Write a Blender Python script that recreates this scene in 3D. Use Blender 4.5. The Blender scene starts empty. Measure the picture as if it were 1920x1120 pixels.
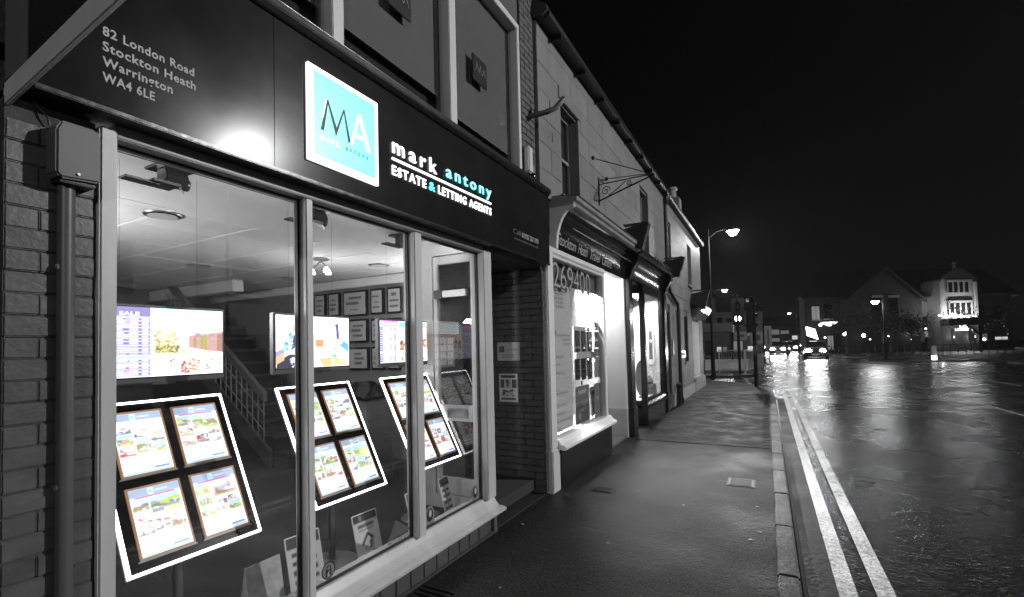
import bpy, bmesh, math, random
import numpy as np
from mathutils import Vector, Matrix
random.seed(7); rng = np.random.default_rng(11)
sc = bpy.context.scene
COL = sc.collection

# ------------------------------------------------------------------ camera
F = 888.0                                            # focal length in pixels of a 1920 wide frame
PITCH, ROLL, YAW = math.radians(1.88), math.radians(1.38), math.radians(28.3)
_fw = Vector((-math.sin(YAW)*math.cos(PITCH), math.cos(YAW)*math.cos(PITCH), math.sin(PITCH)))
_rt = Vector((math.cos(YAW), math.sin(YAW), 0)); _up = _rt.cross(_fw)
RT = _rt*math.cos(ROLL) - _up*math.sin(ROLL); UP = _rt*math.sin(ROLL) + _up*math.cos(ROLL)
EYE = Vector((0, 0, 1.45)); CX, CY = 960.0, 622.0
cam = bpy.data.cameras.new('camera'); camo = bpy.data.objects.new('camera', cam); COL.objects.link(camo)
cam.sensor_width = 36; cam.lens = F*36/1920; cam.shift_y = 62/1920
cam.clip_start = 0.05; cam.clip_end = 600
camo.matrix_world = Matrix(((RT.x, UP.x, -_fw.x, EYE.x), (RT.y, UP.y, -_fw.y, EYE.y), (RT.z, UP.z, -_fw.z, EYE.z), (0, 0, 0, 1)))
sc.camera = camo
def at(x, y, X=None, Y=None, Z=None, w=None):
    d = _fw*F + RT*(x-CX) - UP*(y-CY)
    if X is not None: t = (X-EYE.x)/d.x
    elif Y is not None: t = (Y-EYE.y)/d.y
    elif Z is not None: t = (Z-EYE.z)/d.z
    else: t = w/F
    return EYE + d*t

# ------------------------------------------------------------------ night sky
world = bpy.data.worlds.new('World'); sc.world = world; world.use_nodes = True
wn = world.node_tree.nodes; wn['Background'].inputs[0].default_value = (1, 1, 1, 1)
wt = world.node_tree; tc = wn.new('ShaderNodeTexCoord'); sp = wn.new('ShaderNodeSeparateXYZ'); mr = wn.new('ShaderNodeMapRange')
mr.inputs[1].default_value = 0.0; mr.inputs[2].default_value = 0.45; mr.inputs[3].default_value = 0.0028; mr.inputs[4].default_value = 0.0006   # town glow, same all round the horizon
wt.links.new(tc.outputs['Generated'], sp.inputs[0]); wt.links.new(sp.outputs['Z'], mr.inputs[0]); wt.links.new(mr.outputs[0], wn['Background'].inputs[1])
sc.view_settings.view_transform = 'Standard'; sc.view_settings.look = 'None'
sc.view_settings.exposure = 0; sc.view_settings.gamma = 1; sc.view_settings.use_curve_mapping = False
cy = sc.cycles
cy.use_denoising = True; cy.denoiser = 'OPENIMAGEDENOISE'; cy.denoising_prefilter = 'FAST'; cy.volume_bounces = 0; cy.max_bounces = 10; cy.diffuse_bounces = 3; cy.glossy_bounces = 5; cy.transparent_max_bounces = 24
cy.caustics_reflective = False; cy.caustics_refractive = False; cy.sample_clamp_indirect = 3.0; cy.sample_clamp_direct = 70.0; cy.blur_glossy = 0.5

# ------------------------------------------------------------------ materials
MATS = {}
def mat(name, col=0.2, rough=0.6, metal=0.0, var=0.0, scale=8.0, bump=0.0, bscale=40.0, emit=None, es=0.0, rvar=0.0, coat=0.0, streak=False, spec=None):
    if name in MATS: return MATS[name]
    m = bpy.data.materials.new(name); m.use_nodes = True; nt = m.node_tree; b = nt.nodes['Principled BSDF']
    c = (col, col, col, 1) if isinstance(col, (int, float)) else (*col, 1)
    b.inputs['Base Color'].default_value = c; b.inputs['Roughness'].default_value = rough; b.inputs['Metallic'].default_value = metal
    if coat: b.inputs['Coat Weight'].default_value = coat; b.inputs['Coat Roughness'].default_value = 0.06
    if spec is not None: b.inputs['Specular IOR Level'].default_value = spec
    if var or rvar or bump:
        tc = nt.nodes.new('ShaderNodeTexCoord')
        geo = nt.nodes.new('ShaderNodeNewGeometry')
        src = geo.outputs['Position']
        if streak:
            mp = nt.nodes.new('ShaderNodeMapping'); mp.inputs['Scale'].default_value = (1, 1, 0.16); nt.links.new(src, mp.inputs[0]); src = mp.outputs[0]
    if var or rvar:
        n = nt.nodes.new('ShaderNodeTexNoise'); n.inputs['Scale'].default_value = scale; n.inputs['Detail'].default_value = 7; n.inputs['Roughness'].default_value = 0.65
        nt.links.new(src, n.inputs['Vector'])
    if var:
        oi = nt.nodes.new('ShaderNodeObjectInfo')
        r = nt.nodes.new('ShaderNodeMapRange'); r.inputs[1].default_value = 0.25; r.inputs[2].default_value = 0.75
        r.inputs[3].default_value = 1-var; r.inputs[4].default_value = 1+var
        nt.links.new(n.outputs[0], r.inputs[0])
        r2 = nt.nodes.new('ShaderNodeMapRange'); r2.inputs[3].default_value = 1-var*0.5; r2.inputs[4].default_value = 1+var*0.5
        nt.links.new(oi.outputs['Random'], r2.inputs[0])
        mu = nt.nodes.new('ShaderNodeMath'); mu.operation = 'MULTIPLY'; nt.links.new(r.outputs[0], mu.inputs[0]); nt.links.new(r2.outputs[0], mu.inputs[1])
        mx = nt.nodes.new('ShaderNodeVectorMath'); mx.operation = 'SCALE'; mx.inputs[0].default_value = c[:3]
        nt.links.new(mu.outputs[0], mx.inputs['Scale']); nt.links.new(mx.outputs[0], b.inputs['Base Color'])
    if rvar:
        r = nt.nodes.new('ShaderNodeMapRange'); r.inputs[1].default_value = 0.3; r.inputs[2].default_value = 0.7
        r.inputs[3].default_value = max(0.03, rough-rvar); r.inputs[4].default_value = min(1, rough+rvar)
        nt.links.new(n.outputs[0], r.inputs[0]); nt.links.new(r.outputs[0], b.inputs['Roughness'])
    if bump:
        n2 = nt.nodes.new('ShaderNodeTexNoise'); n2.inputs['Scale'].default_value = bscale; n2.inputs['Detail'].default_value = 5
        nt.links.new(geo.outputs['Position'], n2.inputs['Vector'])
        bp = nt.nodes.new('ShaderNodeBump'); bp.inputs['Strength'].default_value = bump; bp.inputs['Distance'].default_value = 0.01
        nt.links.new(n2.outputs[0], bp.inputs['Height']); nt.links.new(bp.outputs[0], b.inputs['Normal'])
    if emit is not None:
        b.inputs['Emission Color'].default_value = (*((emit,)*3 if isinstance(emit, (int, float)) else emit), 1); b.inputs['Emission Strength'].default_value = es
    MATS[name] = m; return m
def glass(name, ior=1.5, tint=0.92, rough=0.0):
    if name in MATS: return MATS[name]
    m = bpy.data.materials.new(name); m.use_nodes = True; nt = m.node_tree; nt.nodes.clear()
    o = nt.nodes.new('ShaderNodeOutputMaterial'); mx = nt.nodes.new('ShaderNodeMixShader'); tr = nt.nodes.new('ShaderNodeBsdfTransparent'); gl = nt.nodes.new('ShaderNodeBsdfGlossy'); fr = nt.nodes.new('ShaderNodeFresnel')
    tr.inputs[0].default_value = (tint, tint, tint, 1); gl.inputs['Roughness'].default_value = rough; ge = nt.nodes.new('ShaderNodeNewGeometry'); mr = nt.nodes.new('ShaderNodeMapRange'); mr.inputs[3].default_value = ior; mr.inputs[4].default_value = 1/ior   # same reflectance from both faces
    nt.links.new(ge.outputs['Backfacing'], mr.inputs[0]); nt.links.new(mr.outputs[0], fr.inputs[0])
    nt.links.new(fr.outputs[0], mx.inputs[0]); nt.links.new(tr.outputs[0], mx.inputs[1]); nt.links.new(gl.outputs[0], mx.inputs[2]); nt.links.new(mx.outputs[0], o.inputs[0])
    MATS[name] = m; return m
def vcol(name, strength, rough=0.3):                   # printed / shown picture carried by the colour attribute of its mesh
    if name in MATS: return MATS[name]
    m = bpy.data.materials.new(name); m.use_nodes = True; nt = m.node_tree; b = nt.nodes['Principled BSDF']
    a = nt.nodes.new('ShaderNodeAttribute'); a.attribute_name = 'Col'
    nt.links.new(a.outputs['Color'], b.inputs['Base Color']); b.inputs['Roughness'].default_value = rough
    if strength:
        nt.links.new(a.outputs['Color'], b.inputs['Emission Color']); b.inputs['Emission Strength'].default_value = strength
    MATS[name] = m; return m

WHITE = mat('white_paint', 0.62, 0.4, var=0.1, scale=5, bump=0.05, bscale=30)
UPVC = mat('frame_paint', 0.56, 0.38, var=0.16, scale=5, streak=True, bump=0.06, bscale=35)
SEAL = mat('rubber_seal', 0.02, 0.5)
BRICK = mat('painted_brick', 0.085, 0.42, var=0.34, scale=9, bump=0.14, bscale=60)
BRICK_D = mat('dark_painted_brick', 0.09, 0.55, var=0.2, scale=14, bump=0.4, bscale=60)
MORTAR = mat('mortar', 0.055, 0.8, var=0.2, scale=30, bump=0.5, bscale=90)
FASCIA = mat('fascia_panel', 0.015, 0.19, var=0.25, scale=2.5, rvar=0.03, spec=0.16)
TRIM = mat('fascia_trim', 0.012, 0.28, bump=0.15, bscale=20)
METER = mat('meter_grey', 0.1, 0.45, var=0.1, scale=9)
PIPE = mat('pipe_grey', 0.09, 0.4, var=0.1, scale=9)
GLASS = glass('window_glass'); GLASS_D = glass('door_glass', 1.6, 0.75)
BLACK = mat('black_plastic', 0.012, 0.35); BLACKG = mat('black_gloss', 0.008, 0.12); DARK = mat('dark_iron', 0.018, 0.45, metal=0.3)
DARKW = mat('dark_void', 0.012, 0.9)
STONE = mat('painted_stone', 0.145, 0.6, var=0.2, scale=3.2, bump=0.3, bscale=25, streak=True)
STONE_B = mat('stone_joint', 0.105, 0.8, var=0.2, scale=6)
SHOPW = mat('shop_white', 0.6, 0.5, var=0.08, scale=4, streak=True)
GRANITE = mat('dark_riser', 0.007, 0.35, var=0.5, scale=60, bump=0.6, bscale=35, rvar=0.12)
GLOSSB = mat('gloss_black_paint', 0.01, 0.16, var=0.3, scale=8, bump=0.12, bscale=12)
CEIL = mat('ceiling_tile', 0.62, 0.85, var=0.05, scale=3)
CEILG = mat('ceiling_grid', 0.72, 0.5)
INWALL = mat('interior_wall', 0.16, 0.8, var=0.12, scale=3)
CARPET = mat('carpet', 0.035, 0.95, var=0.35, scale=40, bump=0.8, bscale=150)
STEEL = mat('brushed_steel', 0.35, 0.35, metal=0.8)
SILVER = mat('silver_bezel', 0.13, 0.4, metal=0.3)
ACRYL = mat('black_acrylic', 0.006, 0.1)
PAPER = mat('paper', 0.8, 0.6)
LEDW = mat('led_white', 0.8, 0.5, emit=1.0, es=9)
SLATE = mat('roof_slate', 0.03, 0.6, var=0.3, scale=6)

# ------------------------------------------------------------------ mesh helpers
ORI = {}                                              # object name -> world offset its meshes are written against
class MB:
    def __init__(s): s.v = []; s.f = []
    def add(s, vs, fs):
        n = len(s.v); s.v += [tuple(p) for p in vs]; s.f += [tuple(i+n for i in f) for f in fs]; return s
    def box(s, x0, x1, y0, y1, z0, z1):
        x0, x1 = sorted((x0, x1)); y0, y1 = sorted((y0, y1)); z0, z1 = sorted((z0, z1))
        return s.add([(x0,y0,z0),(x1,y0,z0),(x1,y1,z0),(x0,y1,z0),(x0,y0,z1),(x1,y0,z1),(x1,y1,z1),(x0,y1,z1)],
                     [(0,3,2,1),(4,5,6,7),(0,1,5,4),(1,2,6,5),(2,3,7,6),(3,0,4,7)])
    def hexa(s, p):                                   # 8 corners, bottom ring then top ring
        return s.add(p, [(0,3,2,1),(4,5,6,7),(0,1,5,4),(1,2,6,5),(2,3,7,6),(3,0,4,7)])
    def quad(s, a, b, c, d): return s.add([a, b, c, d], [(0,1,2,3)])
    def slab(s, a, b, c, d, n):                       # quad extruded by vector n
        n = Vector(n); q = [Vector(p) for p in (a, b, c, d)]
        return s.hexa(q + [p+n for p in q])
    def prism_y(s, poly, y0, y1):                     # poly of (x, z)
        k = len(poly); s.add([(x, y0, z) for x, z in poly] + [(x, y1, z) for x, z in poly],
            [tuple(range(k)), tuple(range(2*k-1, k-1, -1))] + [(i, i+k, (i+1) % k + k, (i+1) % k) for i in range(k)]); return s
    def prism_x(s, poly, x0, x1):                     # poly of (y, z)
        k = len(poly); s.add([(x0, y, z) for y, z in poly] + [(x1, y, z) for y, z in poly],
            [tuple(range(k-1, -1, -1)), tuple(range(k, 2*k))] + [(i, (i+1) % k, (i+1) % k + k, i+k) for i in range(k)]); return s
    def prism_z(s, poly, z0, z1):
        k = len(poly); s.add([(x, y, z0) for x, y in poly] + [(x, y, z1) for x, y in poly],
            [tuple(range(k-1, -1, -1)), tuple(range(k, 2*k))] + [(i, (i+1) % k, (i+1) % k + k, i+k) for i in range(k)]); return s
    def tube(s, pts, r, n=8, cap=True):
        pts = [Vector(p) for p in pts]; rs = r if isinstance(r, (list, tuple)) else [r]*len(pts); base = len(s.v)
        for i, p in enumerate(pts):
            d = (pts[min(i+1, len(pts)-1)] - pts[max(i-1, 0)]).normalized()
            a = d.orthogonal() if abs(d.z) > 0.9 else d.cross(Vector((0,0,1))); a.normalize(); b = d.cross(a)
            for k in range(n):
                t = 2*math.pi*k/n; s.v.append(tuple(p + (a*math.cos(t) + b*math.sin(t))*rs[i]))
        for i in range(len(pts)-1):
            for k in range(n):
                s.f.append((base+i*n+k, base+i*n+(k+1) % n, base+(i+1)*n+(k+1) % n, base+(i+1)*n+k))
        if cap:
            s.f.append(tuple(base+k for k in range(n-1, -1, -1))); s.f.append(tuple(base+(len(pts)-1)*n+k for k in range(n)))
        return s
    def lathe(s, c, prof, n=20):                      # prof of (r, z) about the vertical through c
        base = len(s.v); c = Vector(c)
        for r, z in prof:
            for k in range(n): s.v.append((c.x+r*math.cos(2*math.pi*k/n), c.y+r*math.sin(2*math.pi*k/n), c.z+z))
        for i in range(len(prof)-1):
            for k in range(n): s.f.append((base+i*n+k, base+i*n+(k+1) % n, base+(i+1)*n+(k+1) % n, base+(i+1)*n+k))
        s.f.append(tuple(base+k for k in range(n-1, -1, -1))); s.f.append(tuple(base+(len(prof)-1)*n+k for k in range(n))); return s
    def mesh(s, name, m, off=(0,0,0), bevel=0.0, smooth=False):
        me = bpy.data.meshes.new(name); o = Vector(off)
        me.from_pydata([tuple(Vector(p)-o) for p in s.v], [], s.f); 
        bm = bmesh.new(); bm.from_mesh(me); bmesh.ops.recalc_face_normals(bm, faces=bm.faces)
        if bevel: bmesh.ops.bevel(bm, geom=list(bm.edges), offset=bevel, segments=2 if len(bm.faces) < 60 else 1, affect='EDGES', clamp_overlap=True)
        bm.to_mesh(me); bm.free()
        if smooth:
            for p in me.polygons: p.use_smooth = True
        me.materials.append(m); return me
    def build(s, name, m, parent=None, bevel=0.0, smooth=False, label=None):
        off = ORI.get(parent.name, Vector()) if parent else Vector()
        me = s.mesh(name, m, off, bevel, smooth); o = bpy.data.objects.new(name, me); COL.objects.link(o)
        if parent: o.parent = parent; ORI[o.name] = off
        if smooth and bevel == 0: 
            try: me.set_sharp_from_angle(angle=math.radians(40))
            except Exception: pass
        if label: o['label'] = label
        return o
def B(*a): return MB().box(*a)
LABELS = {}
def tag(o, label, cat, group=None):
    o['label'] = label; o['category'] = cat
    if group: o['group'] = group
    return o
def thing(name, label, cat, loc=(0,0,0), rz=0.0, group=None):
    o = bpy.data.objects.new(name, None); COL.objects.link(o); o.location = loc; o.rotation_euler = (0, 0, rz)
    o.empty_display_size = 0.1; ORI[o.name] = Vector(loc) if rz == 0 else Vector()
    return tag(o, label, cat, group)
def part(name, parent, loc=None):                     # an empty part that holds sub-parts
    o = bpy.data.objects.new(name, None); COL.objects.link(o); o.parent = parent; ORI[o.name] = ORI.get(parent.name, Vector()); return o
def struct(o): o['kind'] = 'structure'; return o
def piece(name, me, parent, loc, rot=None, scale=None):
    o = bpy.data.objects.new(name, me); COL.objects.link(o); o.parent = parent
    o.location = Vector(loc) - ORI.get(parent.name, Vector())
    if rot: o.rotation_euler = rot
    if scale: o.scale = scale
    return o
def copy_tree(o, parent=None):
    c = o.copy(); COL.objects.link(c); c.parent = parent
    if o.name in ORI: ORI[c.name] = ORI[o.name]
    for ch in o.children: copy_tree(ch, c)
    return c
def text_mb(s, width=None, height=None, bold=0.0, extrude=0.0, spacing=1.0, shear=0.0):
    cu = bpy.data.curves.new('t', 'FONT'); cu.body = s; cu.size = 1; cu.offset = bold; cu.extrude = extrude; cu.space_character = spacing; cu.shear = shear; cu.resolution_u = 3
    ob = bpy.data.objects.new('t', cu); COL.objects.link(ob); dg = bpy.context.evaluated_depsgraph_get(); dg.update()
    me = bpy.data.meshes.new_from_object(ob.evaluated_get(dg)); vs = [Vector(v.co) for v in me.vertices]; fs = [tuple(p.vertices) for p in me.polygons]
    bpy.data.objects.remove(ob); bpy.data.meshes.remove(me); bpy.data.curves.remove(cu)
    x0 = min(v.x for v in vs); x1 = max(v.x for v in vs); y1 = max(v.y for v in vs); y0 = min(v.y for v in vs)
    sx = width/(x1-x0) if width else 1; sy = height/0.73 if height else sx      # height = cap height
    if not width: sx = sy
    return [((v.x-x0)*sx, v.y*sy, v.z) for v in vs], fs
def text_on(name, s, m, parent, o, ux=(0,1,0), uz=(0,0,1), width=None, height=None, bold=0.0, depth=0.0, spacing=1.0, shear=0.0, label=None):
    vs, fs = text_mb(s, width, height, bold, 0.5 if depth else 0.0, spacing, shear)
    o = Vector(o); ux = Vector(ux); uz = Vector(uz); n = ux.cross(uz)
    if n.dot(EYE-o) < 0 and False: n = -n
    mb = MB(); mb.add([o + ux*a + uz*b + n*((c+0.5)*depth if depth else 0) for a, b, c in vs], fs)
    return mb.build(name, m, parent, label=label)
def letters_on(name, s, m, parent, o, ux=(0,1,0), uz=(0,0,1), width=1.0, height=0.1, bold=0.0, depth=0.0, spacing=1.0):
    ext = lambda q: (lambda vs: (min(v[0] for v in vs), max(v[0] for v in vs)))(raw_text(q, bold, spacing))
    x0, x1 = ext(s); sx = width/(x1-x0)
    for k, c in enumerate(s):
        a, b = ext(c); r = ext(s[:k+1])[1]; 
        text_on(name, c, m, parent, Vector(o)+Vector(ux)*((r-(b-a)-x0)*sx), ux, uz, width=(b-a)*sx, height=height, bold=bold, depth=depth)
def raw_text(s, bold, spacing):
    cu = bpy.data.curves.new('t', 'FONT'); cu.body = s; cu.size = 1; cu.offset = bold; cu.space_character = spacing
    ob = bpy.data.objects.new('t', cu); COL.objects.link(ob); dg = bpy.context.evaluated_depsgraph_get(); dg.update()
    me = bpy.data.meshes.new_from_object(ob.evaluated_get(dg)); vs = [tuple(v.co) for v in me.vertices]
    bpy.data.objects.remove(ob); bpy.data.meshes.remove(me); bpy.data.curves.remove(cu); return vs
def raster(name, arr, m, parent, o, ux, uz, n=None):  # picture: one quad per cell, colours in the attribute; arr[row from top][col] in sRGB
    h, w = arr.shape[:2]; o = Vector(o); ux = Vector(ux); uz = Vector(uz)
    vs = [tuple(o + ux*(i/w) + uz*(j/h) - ORI.get(parent.name, Vector())) for j in range(h+1) for i in range(w+1)]
    fs = [(j*(w+1)+i, j*(w+1)+i+1, (j+1)*(w+1)+i+1, (j+1)*(w+1)+i) for j in range(h) for i in range(w)]
    me = bpy.data.meshes.new(name); me.from_pydata(vs, [], fs); me.update()
    a = np.clip(arr[::-1].reshape(-1, 3), 0, 1); lin = np.where(a <= 0.04045, a/12.92, ((a+0.055)/1.055)**2.4)
    ca = me.color_attributes.new('Col', 'FLOAT_COLOR', 'CORNER')
    buf = np.ones((len(fs)*4, 4), np.float32); buf[:, :3] = np.repeat(lin, 4, axis=0); ca.data.foreach_set('color', buf.ravel())
    me.materials.append(m); ob = bpy.data.objects.new(name, me); COL.objects.link(ob); ob.parent = parent; ORI[ob.name] = ORI.get(parent.name, Vector()); return ob
def point_light(name, loc, power, radius=0.08, col=(1,1,1), parent=None):
    l = bpy.data.lights.new(name, 'POINT'); l.energy = power; l.shadow_soft_size = radius; l.color = col
    o = bpy.data.objects.new(name, l); COL.objects.link(o)
    if parent: o.parent = parent; o.location = Vector(loc) - ORI.get(parent.name, Vector())
    else: o.location = loc
    return o
def area_light(name, loc, rot, sx, sy, power, parent=None, spread=math.pi):
    l = bpy.data.lights.new(name, 'AREA'); l.shape = 'RECTANGLE'; l.size = sx; l.size_y = sy; l.energy = power; l.spread = spread
    o = bpy.data.objects.new(name, l); COL.objects.link(o); o.rotation_euler = rot
    if parent: o.parent = parent; o.location = Vector(loc) - ORI.get(parent.name, Vector())
    else: o.location = loc
    return o
def brick_mesh(name, sx, sy, sz, m, bev): return MB().box(-sx/2, sx/2, -sy/2, sy/2, -sz/2, sz/2).mesh(name, m, bevel=bev)

# ================================================================== GROUND
def wet(name, base, r0, r1, bump, bs, big, spec=0.5, grit=0.0):
    m = bpy.data.materials.new(name); m.use_nodes = True; nt = m.node_tree; b = nt.nodes['Principled BSDF']; L = nt.links.new
    b.inputs['Specular IOR Level'].default_value = spec; g = nt.nodes.new('ShaderNodeNewGeometry')
    n1 = nt.nodes.new('ShaderNodeTexNoise'); n1.inputs['Scale'].default_value = big; n1.inputs['Detail'].default_value = 6; L(g.outputs['Position'], n1.inputs['Vector'])
    n2 = nt.nodes.new('ShaderNodeTexNoise'); n2.inputs['Scale'].default_value = bs; n2.inputs['Detail'].default_value = 1.2; L(g.outputs['Position'], n2.inputs['Vector'])
    n3 = nt.nodes.new('ShaderNodeTexNoise'); n3.inputs['Scale'].default_value = bs*0.3; n3.inputs['Detail'].default_value = 2; L(g.outputs['Position'], n3.inputs['Vector'])
    r = nt.nodes.new('ShaderNodeMapRange'); r.inputs[1].default_value = 0.35; r.inputs[2].default_value = 0.65; r.inputs[3].default_value = r0; r.inputs[4].default_value = r1
    L(n1.outputs[0], r.inputs[0]); L(r.outputs[0], b.inputs['Roughness'])
    c = nt.nodes.new('ShaderNodeMapRange'); c.inputs[1].default_value = 0.3; c.inputs[2].default_value = 0.7; c.inputs[3].default_value = base*(0.35 if grit else 0.6); c.inputs[4].default_value = base*(1.9 if grit else 1.5)
    mixn = nt.nodes.new('ShaderNodeMath'); mixn.operation = 'ADD'; mh = nt.nodes.new('ShaderNodeMath'); mh.operation = 'MULTIPLY'; mh.inputs[1].default_value = 0.5
    L(n1.outputs[0], mixn.inputs[0]); L(n2.outputs[0], mixn.inputs[1]); L(mixn.outputs[0], mh.inputs[0]); L(mh.outputs[0], c.inputs[0])
    out = c.outputs[0]
    if grit:                                           # pale stone chips and dark pits
        v = nt.nodes.new('ShaderNodeTexNoise'); v.inputs['Scale'].default_value = 75; v.inputs['Detail'].default_value = 5; L(g.outputs['Position'], v.inputs['Vector'])
        vr = nt.nodes.new('ShaderNodeMapRange'); vr.inputs[1].default_value = 0.35; vr.inputs[2].default_value = 0.68; vr.inputs[3].default_value = 1-grit; vr.inputs[4].default_value = 1+grit*2.2
        vm = nt.nodes.new('ShaderNodeMath'); vm.operation = 'MULTIPLY'; L(v.outputs[0], vr.inputs[0]); L(vr.outputs[0], vm.inputs[0]); L(out, vm.inputs[1]); out = vm.outputs[0]
    cc = nt.nodes.new('ShaderNodeCombineColor'); [L(out, cc.inputs[i]) for i in range(3)]; L(cc.outputs[0], b.inputs['Base Color'])
    ad = nt.nodes.new('ShaderNodeMath'); ad.operation = 'ADD'; L(n2.outputs[0], ad.inputs[0]); L(n3.outputs[0], ad.inputs[1])
    bp = nt.nodes.new('ShaderNodeBump'); bp.inputs['Strength'].default_value = bump; bp.inputs['Distance'].default_value = 0.02; L(ad.outputs[0], bp.inputs['Height']); L(bp.outputs[0], b.inputs['Normal'])
    MATS[name] = m; return m
ROADM = wet('wet_road_asphalt', 0.009, 0.20, 0.34, 0.36, 38, 0.7, 0.17, 0.8)
PAVE = wet('wet_pavement_asphalt', 0.013, 0.42, 0.72, 0.26, 50, 1.3, 0.22, 0.8)
KERBM = wet('wet_kerb_stone', 0.036, 0.32, 0.55, 0.15, 40, 2.5, 0.35, 0.5)
BLOCKM = wet('wet_paving_block', 0.016, 0.5, 0.72, 0.12, 40, 3, 0.22)
PAINT = wet('worn_road_paint', 0.36, 0.25, 0.5, 0.2, 30, 2.2, 0.4, 0.35)
PAINTW = wet('worn_white_paint', 0.16, 0.25, 0.5, 0.15, 30, 4)

ground = struct(MB().quad((-120, -60, -0.16), (120, -60, -0.16), (120, 240, -0.16), (-120, 240, -0.16)).build('ground', mat('ground_dark', 0.03, 0.8, var=0.2, scale=1)))
road = struct(MB().quad((-30, -40, -0.10), (60, -40, -0.10), (60, 200, -0.10), (-30, 200, -0.10)).build('road', ROADM))
KX = 0.115                                            # outer kerb face
# pavement: straight along the shops, turning left round the corner at the end of the row
corner = [(0.0, 14.8), (-0.03, 15.6), (-0.16, 16.6), (-0.5, 17.7), (-1.1, 18.8), (-2.1, 19.6), (-3.6, 20.1), (-9, 20.4)]
poly = [(-9, -8), (0.0, -8)] + corner
mb = MB(); k = len(poly)
mb.add([(x, y, 0.0) for x, y in poly], [tuple(range(k))])
mb.add([(x, y, 0.0) for x, y in poly[1:]] + [(x, y, -0.15) for x, y in poly[1:]], [(i, i+1, i+1+k-1, i+k-1) for i in range(k-2)])
pavement = struct(mb.build('pavement', PAVE))
ks = MB().box(-0.0625, 0.0625, -0.447, 0.447, -0.09, 0.075).mesh('kerb_stone', KERBM, bevel=0.012)
y = -2.0
while y < 14.8:
    piece('kerb_stone', ks, pavement, (KX-0.0555, y+0.45, -0.07 + random.uniform(-.003, .003)), rot=(0, 0, random.uniform(-.003, .003))); y += 0.9
ks2 = MB().box(-0.0625, 0.0625, -0.24, 0.24, -0.09, 0.075).mesh('kerb_stone', KERBM, bevel=0.012)
path = [Vector((x+0.06, y_, 0)) for x, y_ in corner]
acc = 0.25; seg = 0
for i in range(len(path)-1):
    a, b = path[i], path[i+1]; L_ = (b-a).length; d = (b-a)/L_
    while acc < L_:
        p = a + d*acc; piece('kerb_stone', ks2, pavement, (p.x, p.y, -0.07), rot=(0, 0, math.atan2(-d.x, d.y))); acc += 0.49
    acc -= L_
# block paving laid across the pavement from the doorways on
bmesh_ = MB().box(-0.0985, 0.0985, -0.0485, 0.0485, -0.03, 0.009).mesh('paving_block', BLOCKM, bevel=0.003)
n = 0; row = 0; y = 7.32
while n < 290:
    x = -1.92 + (0.1 if row % 2 else 0.0)
    while x < -0.06 and n < 300:
        piece('paving_block', bmesh_, pavement, (x, y, random.uniform(-.002, .001)), rot=(random.uniform(-.006, .006), random.uniform(-.006, .006), 0)); x += 0.2; n += 1
    y += 0.1; row += 1
mb = MB()
while y < 14.6:
    x = -1.92 + (0.1 if row % 2 else 0.0)
    while x < -0.06:
        z = random.uniform(-.003, .002)
        mb.box(x-0.0985, x+0.0985, y-0.0485, y+0.0485, z-0.02, z+0.008); x += 0.2
    y += 0.1; row += 1
o = mb.build('paving_blocks_beyond', BLOCKM, pavement); o['kind'] = 'stuff'
# the far pavement beyond the side road, and the one on the opposite side of the road
poly2 = [(-40, 22.6), (-4.2, 22.6), (-2.6, 22.2), (-1.2, 22.5), (-0.4, 23.6), (-0.2, 25.5), (-0.3, 60), (-2, 120), (-40, 120)]
mb = MB(); k = len(poly2); mb.add([(x, y, 0.004) for x, y in poly2], [tuple(range(k))])
mb.add([(x, y, 0.004) for x, y in poly2] + [(x, y, -0.15) for x, y in poly2], [(i, i+1, i+1+k, i+k) for i in range(k-1)])
struct(mb.build('pavement_beyond', PAVE))
struct(B(11.6, 15, -30, 36, -0.15, 0.02).build('pavement_opposite', PAVE, bevel=0.01))
mb = MB()                                              # raised forecourt before the far public house
struct(MB().prism_z([(6.6, 44), (12.6, 37.6), (34, 34), (60, 60), (20, 80), (3.5, 66)], -0.15, 0.02).build('pavement_forecourt', PAVE))
def strip(pts, wd, z=-0.096):
    m_ = MB(); pts = [Vector((*p, z)) for p in pts]; L_, R_ = [], []
    for i, p in enumerate(pts):
        d = (pts[min(i+1, len(pts)-1)]-pts[max(i-1, 0)]).normalized(); nn = Vector((-d.y, d.x, 0))*wd/2; L_.append(p+nn); R_.append(p-nn)
    m_.add(L_+R_, [(i, i+1, i+1+len(pts), i+len(pts)) for i in range(len(pts)-1)]); return m_
curv = [(0.0, 14.5), (0.0, 15.6), (-0.01, 16.6)]
ystart = [(0.0, y_) for y_ in np.linspace(-3, 14, 30)]
strip([(0.375+x, y_) for x, y_ in ystart] + [(0.375+x*1.0, y_) for x, y_ in curv], 0.1).build('kerbside_line', PAINT, road, label='kerbside painted line nearer the kerb')
strip([(0.575+x, y_) for x, y_ in ystart] + [(0.575+x*0.95, y_+0.12) for x, y_ in curv], 0.1).build('kerbside_line', PAINT, road, label='kerbside painted line farther from the kerb')
def gp(x, y): v = at(x, y, Z=-0.1); return (v.x, v.y)
for q in ([gp(1712, 746), gp(1794, 745), gp(1913, 778), (4.5, 9)], [gp(1728, 686), gp(1760, 698), gp(1913, 724)], [gp(1446, 690), gp(1462, 712)]):
    strip(q, 0.09).build('white_line', PAINTW, road)
strip([(0.243, y_) for y_ in np.linspace(-2, 14.4, 24)], 0.155, -0.0975).build('gutter_channel', wet('wet_gutter', 0.03, 0.3, 0.6, 0.15, 30, 1.5, 0.3), road)
strip([(0.145, y_) for y_ in np.linspace(-2, 14.4, 12)], 0.04, -0.0955).build('gutter_joint', mat('gutter_tar', 0.01, 0.25), road)

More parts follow.
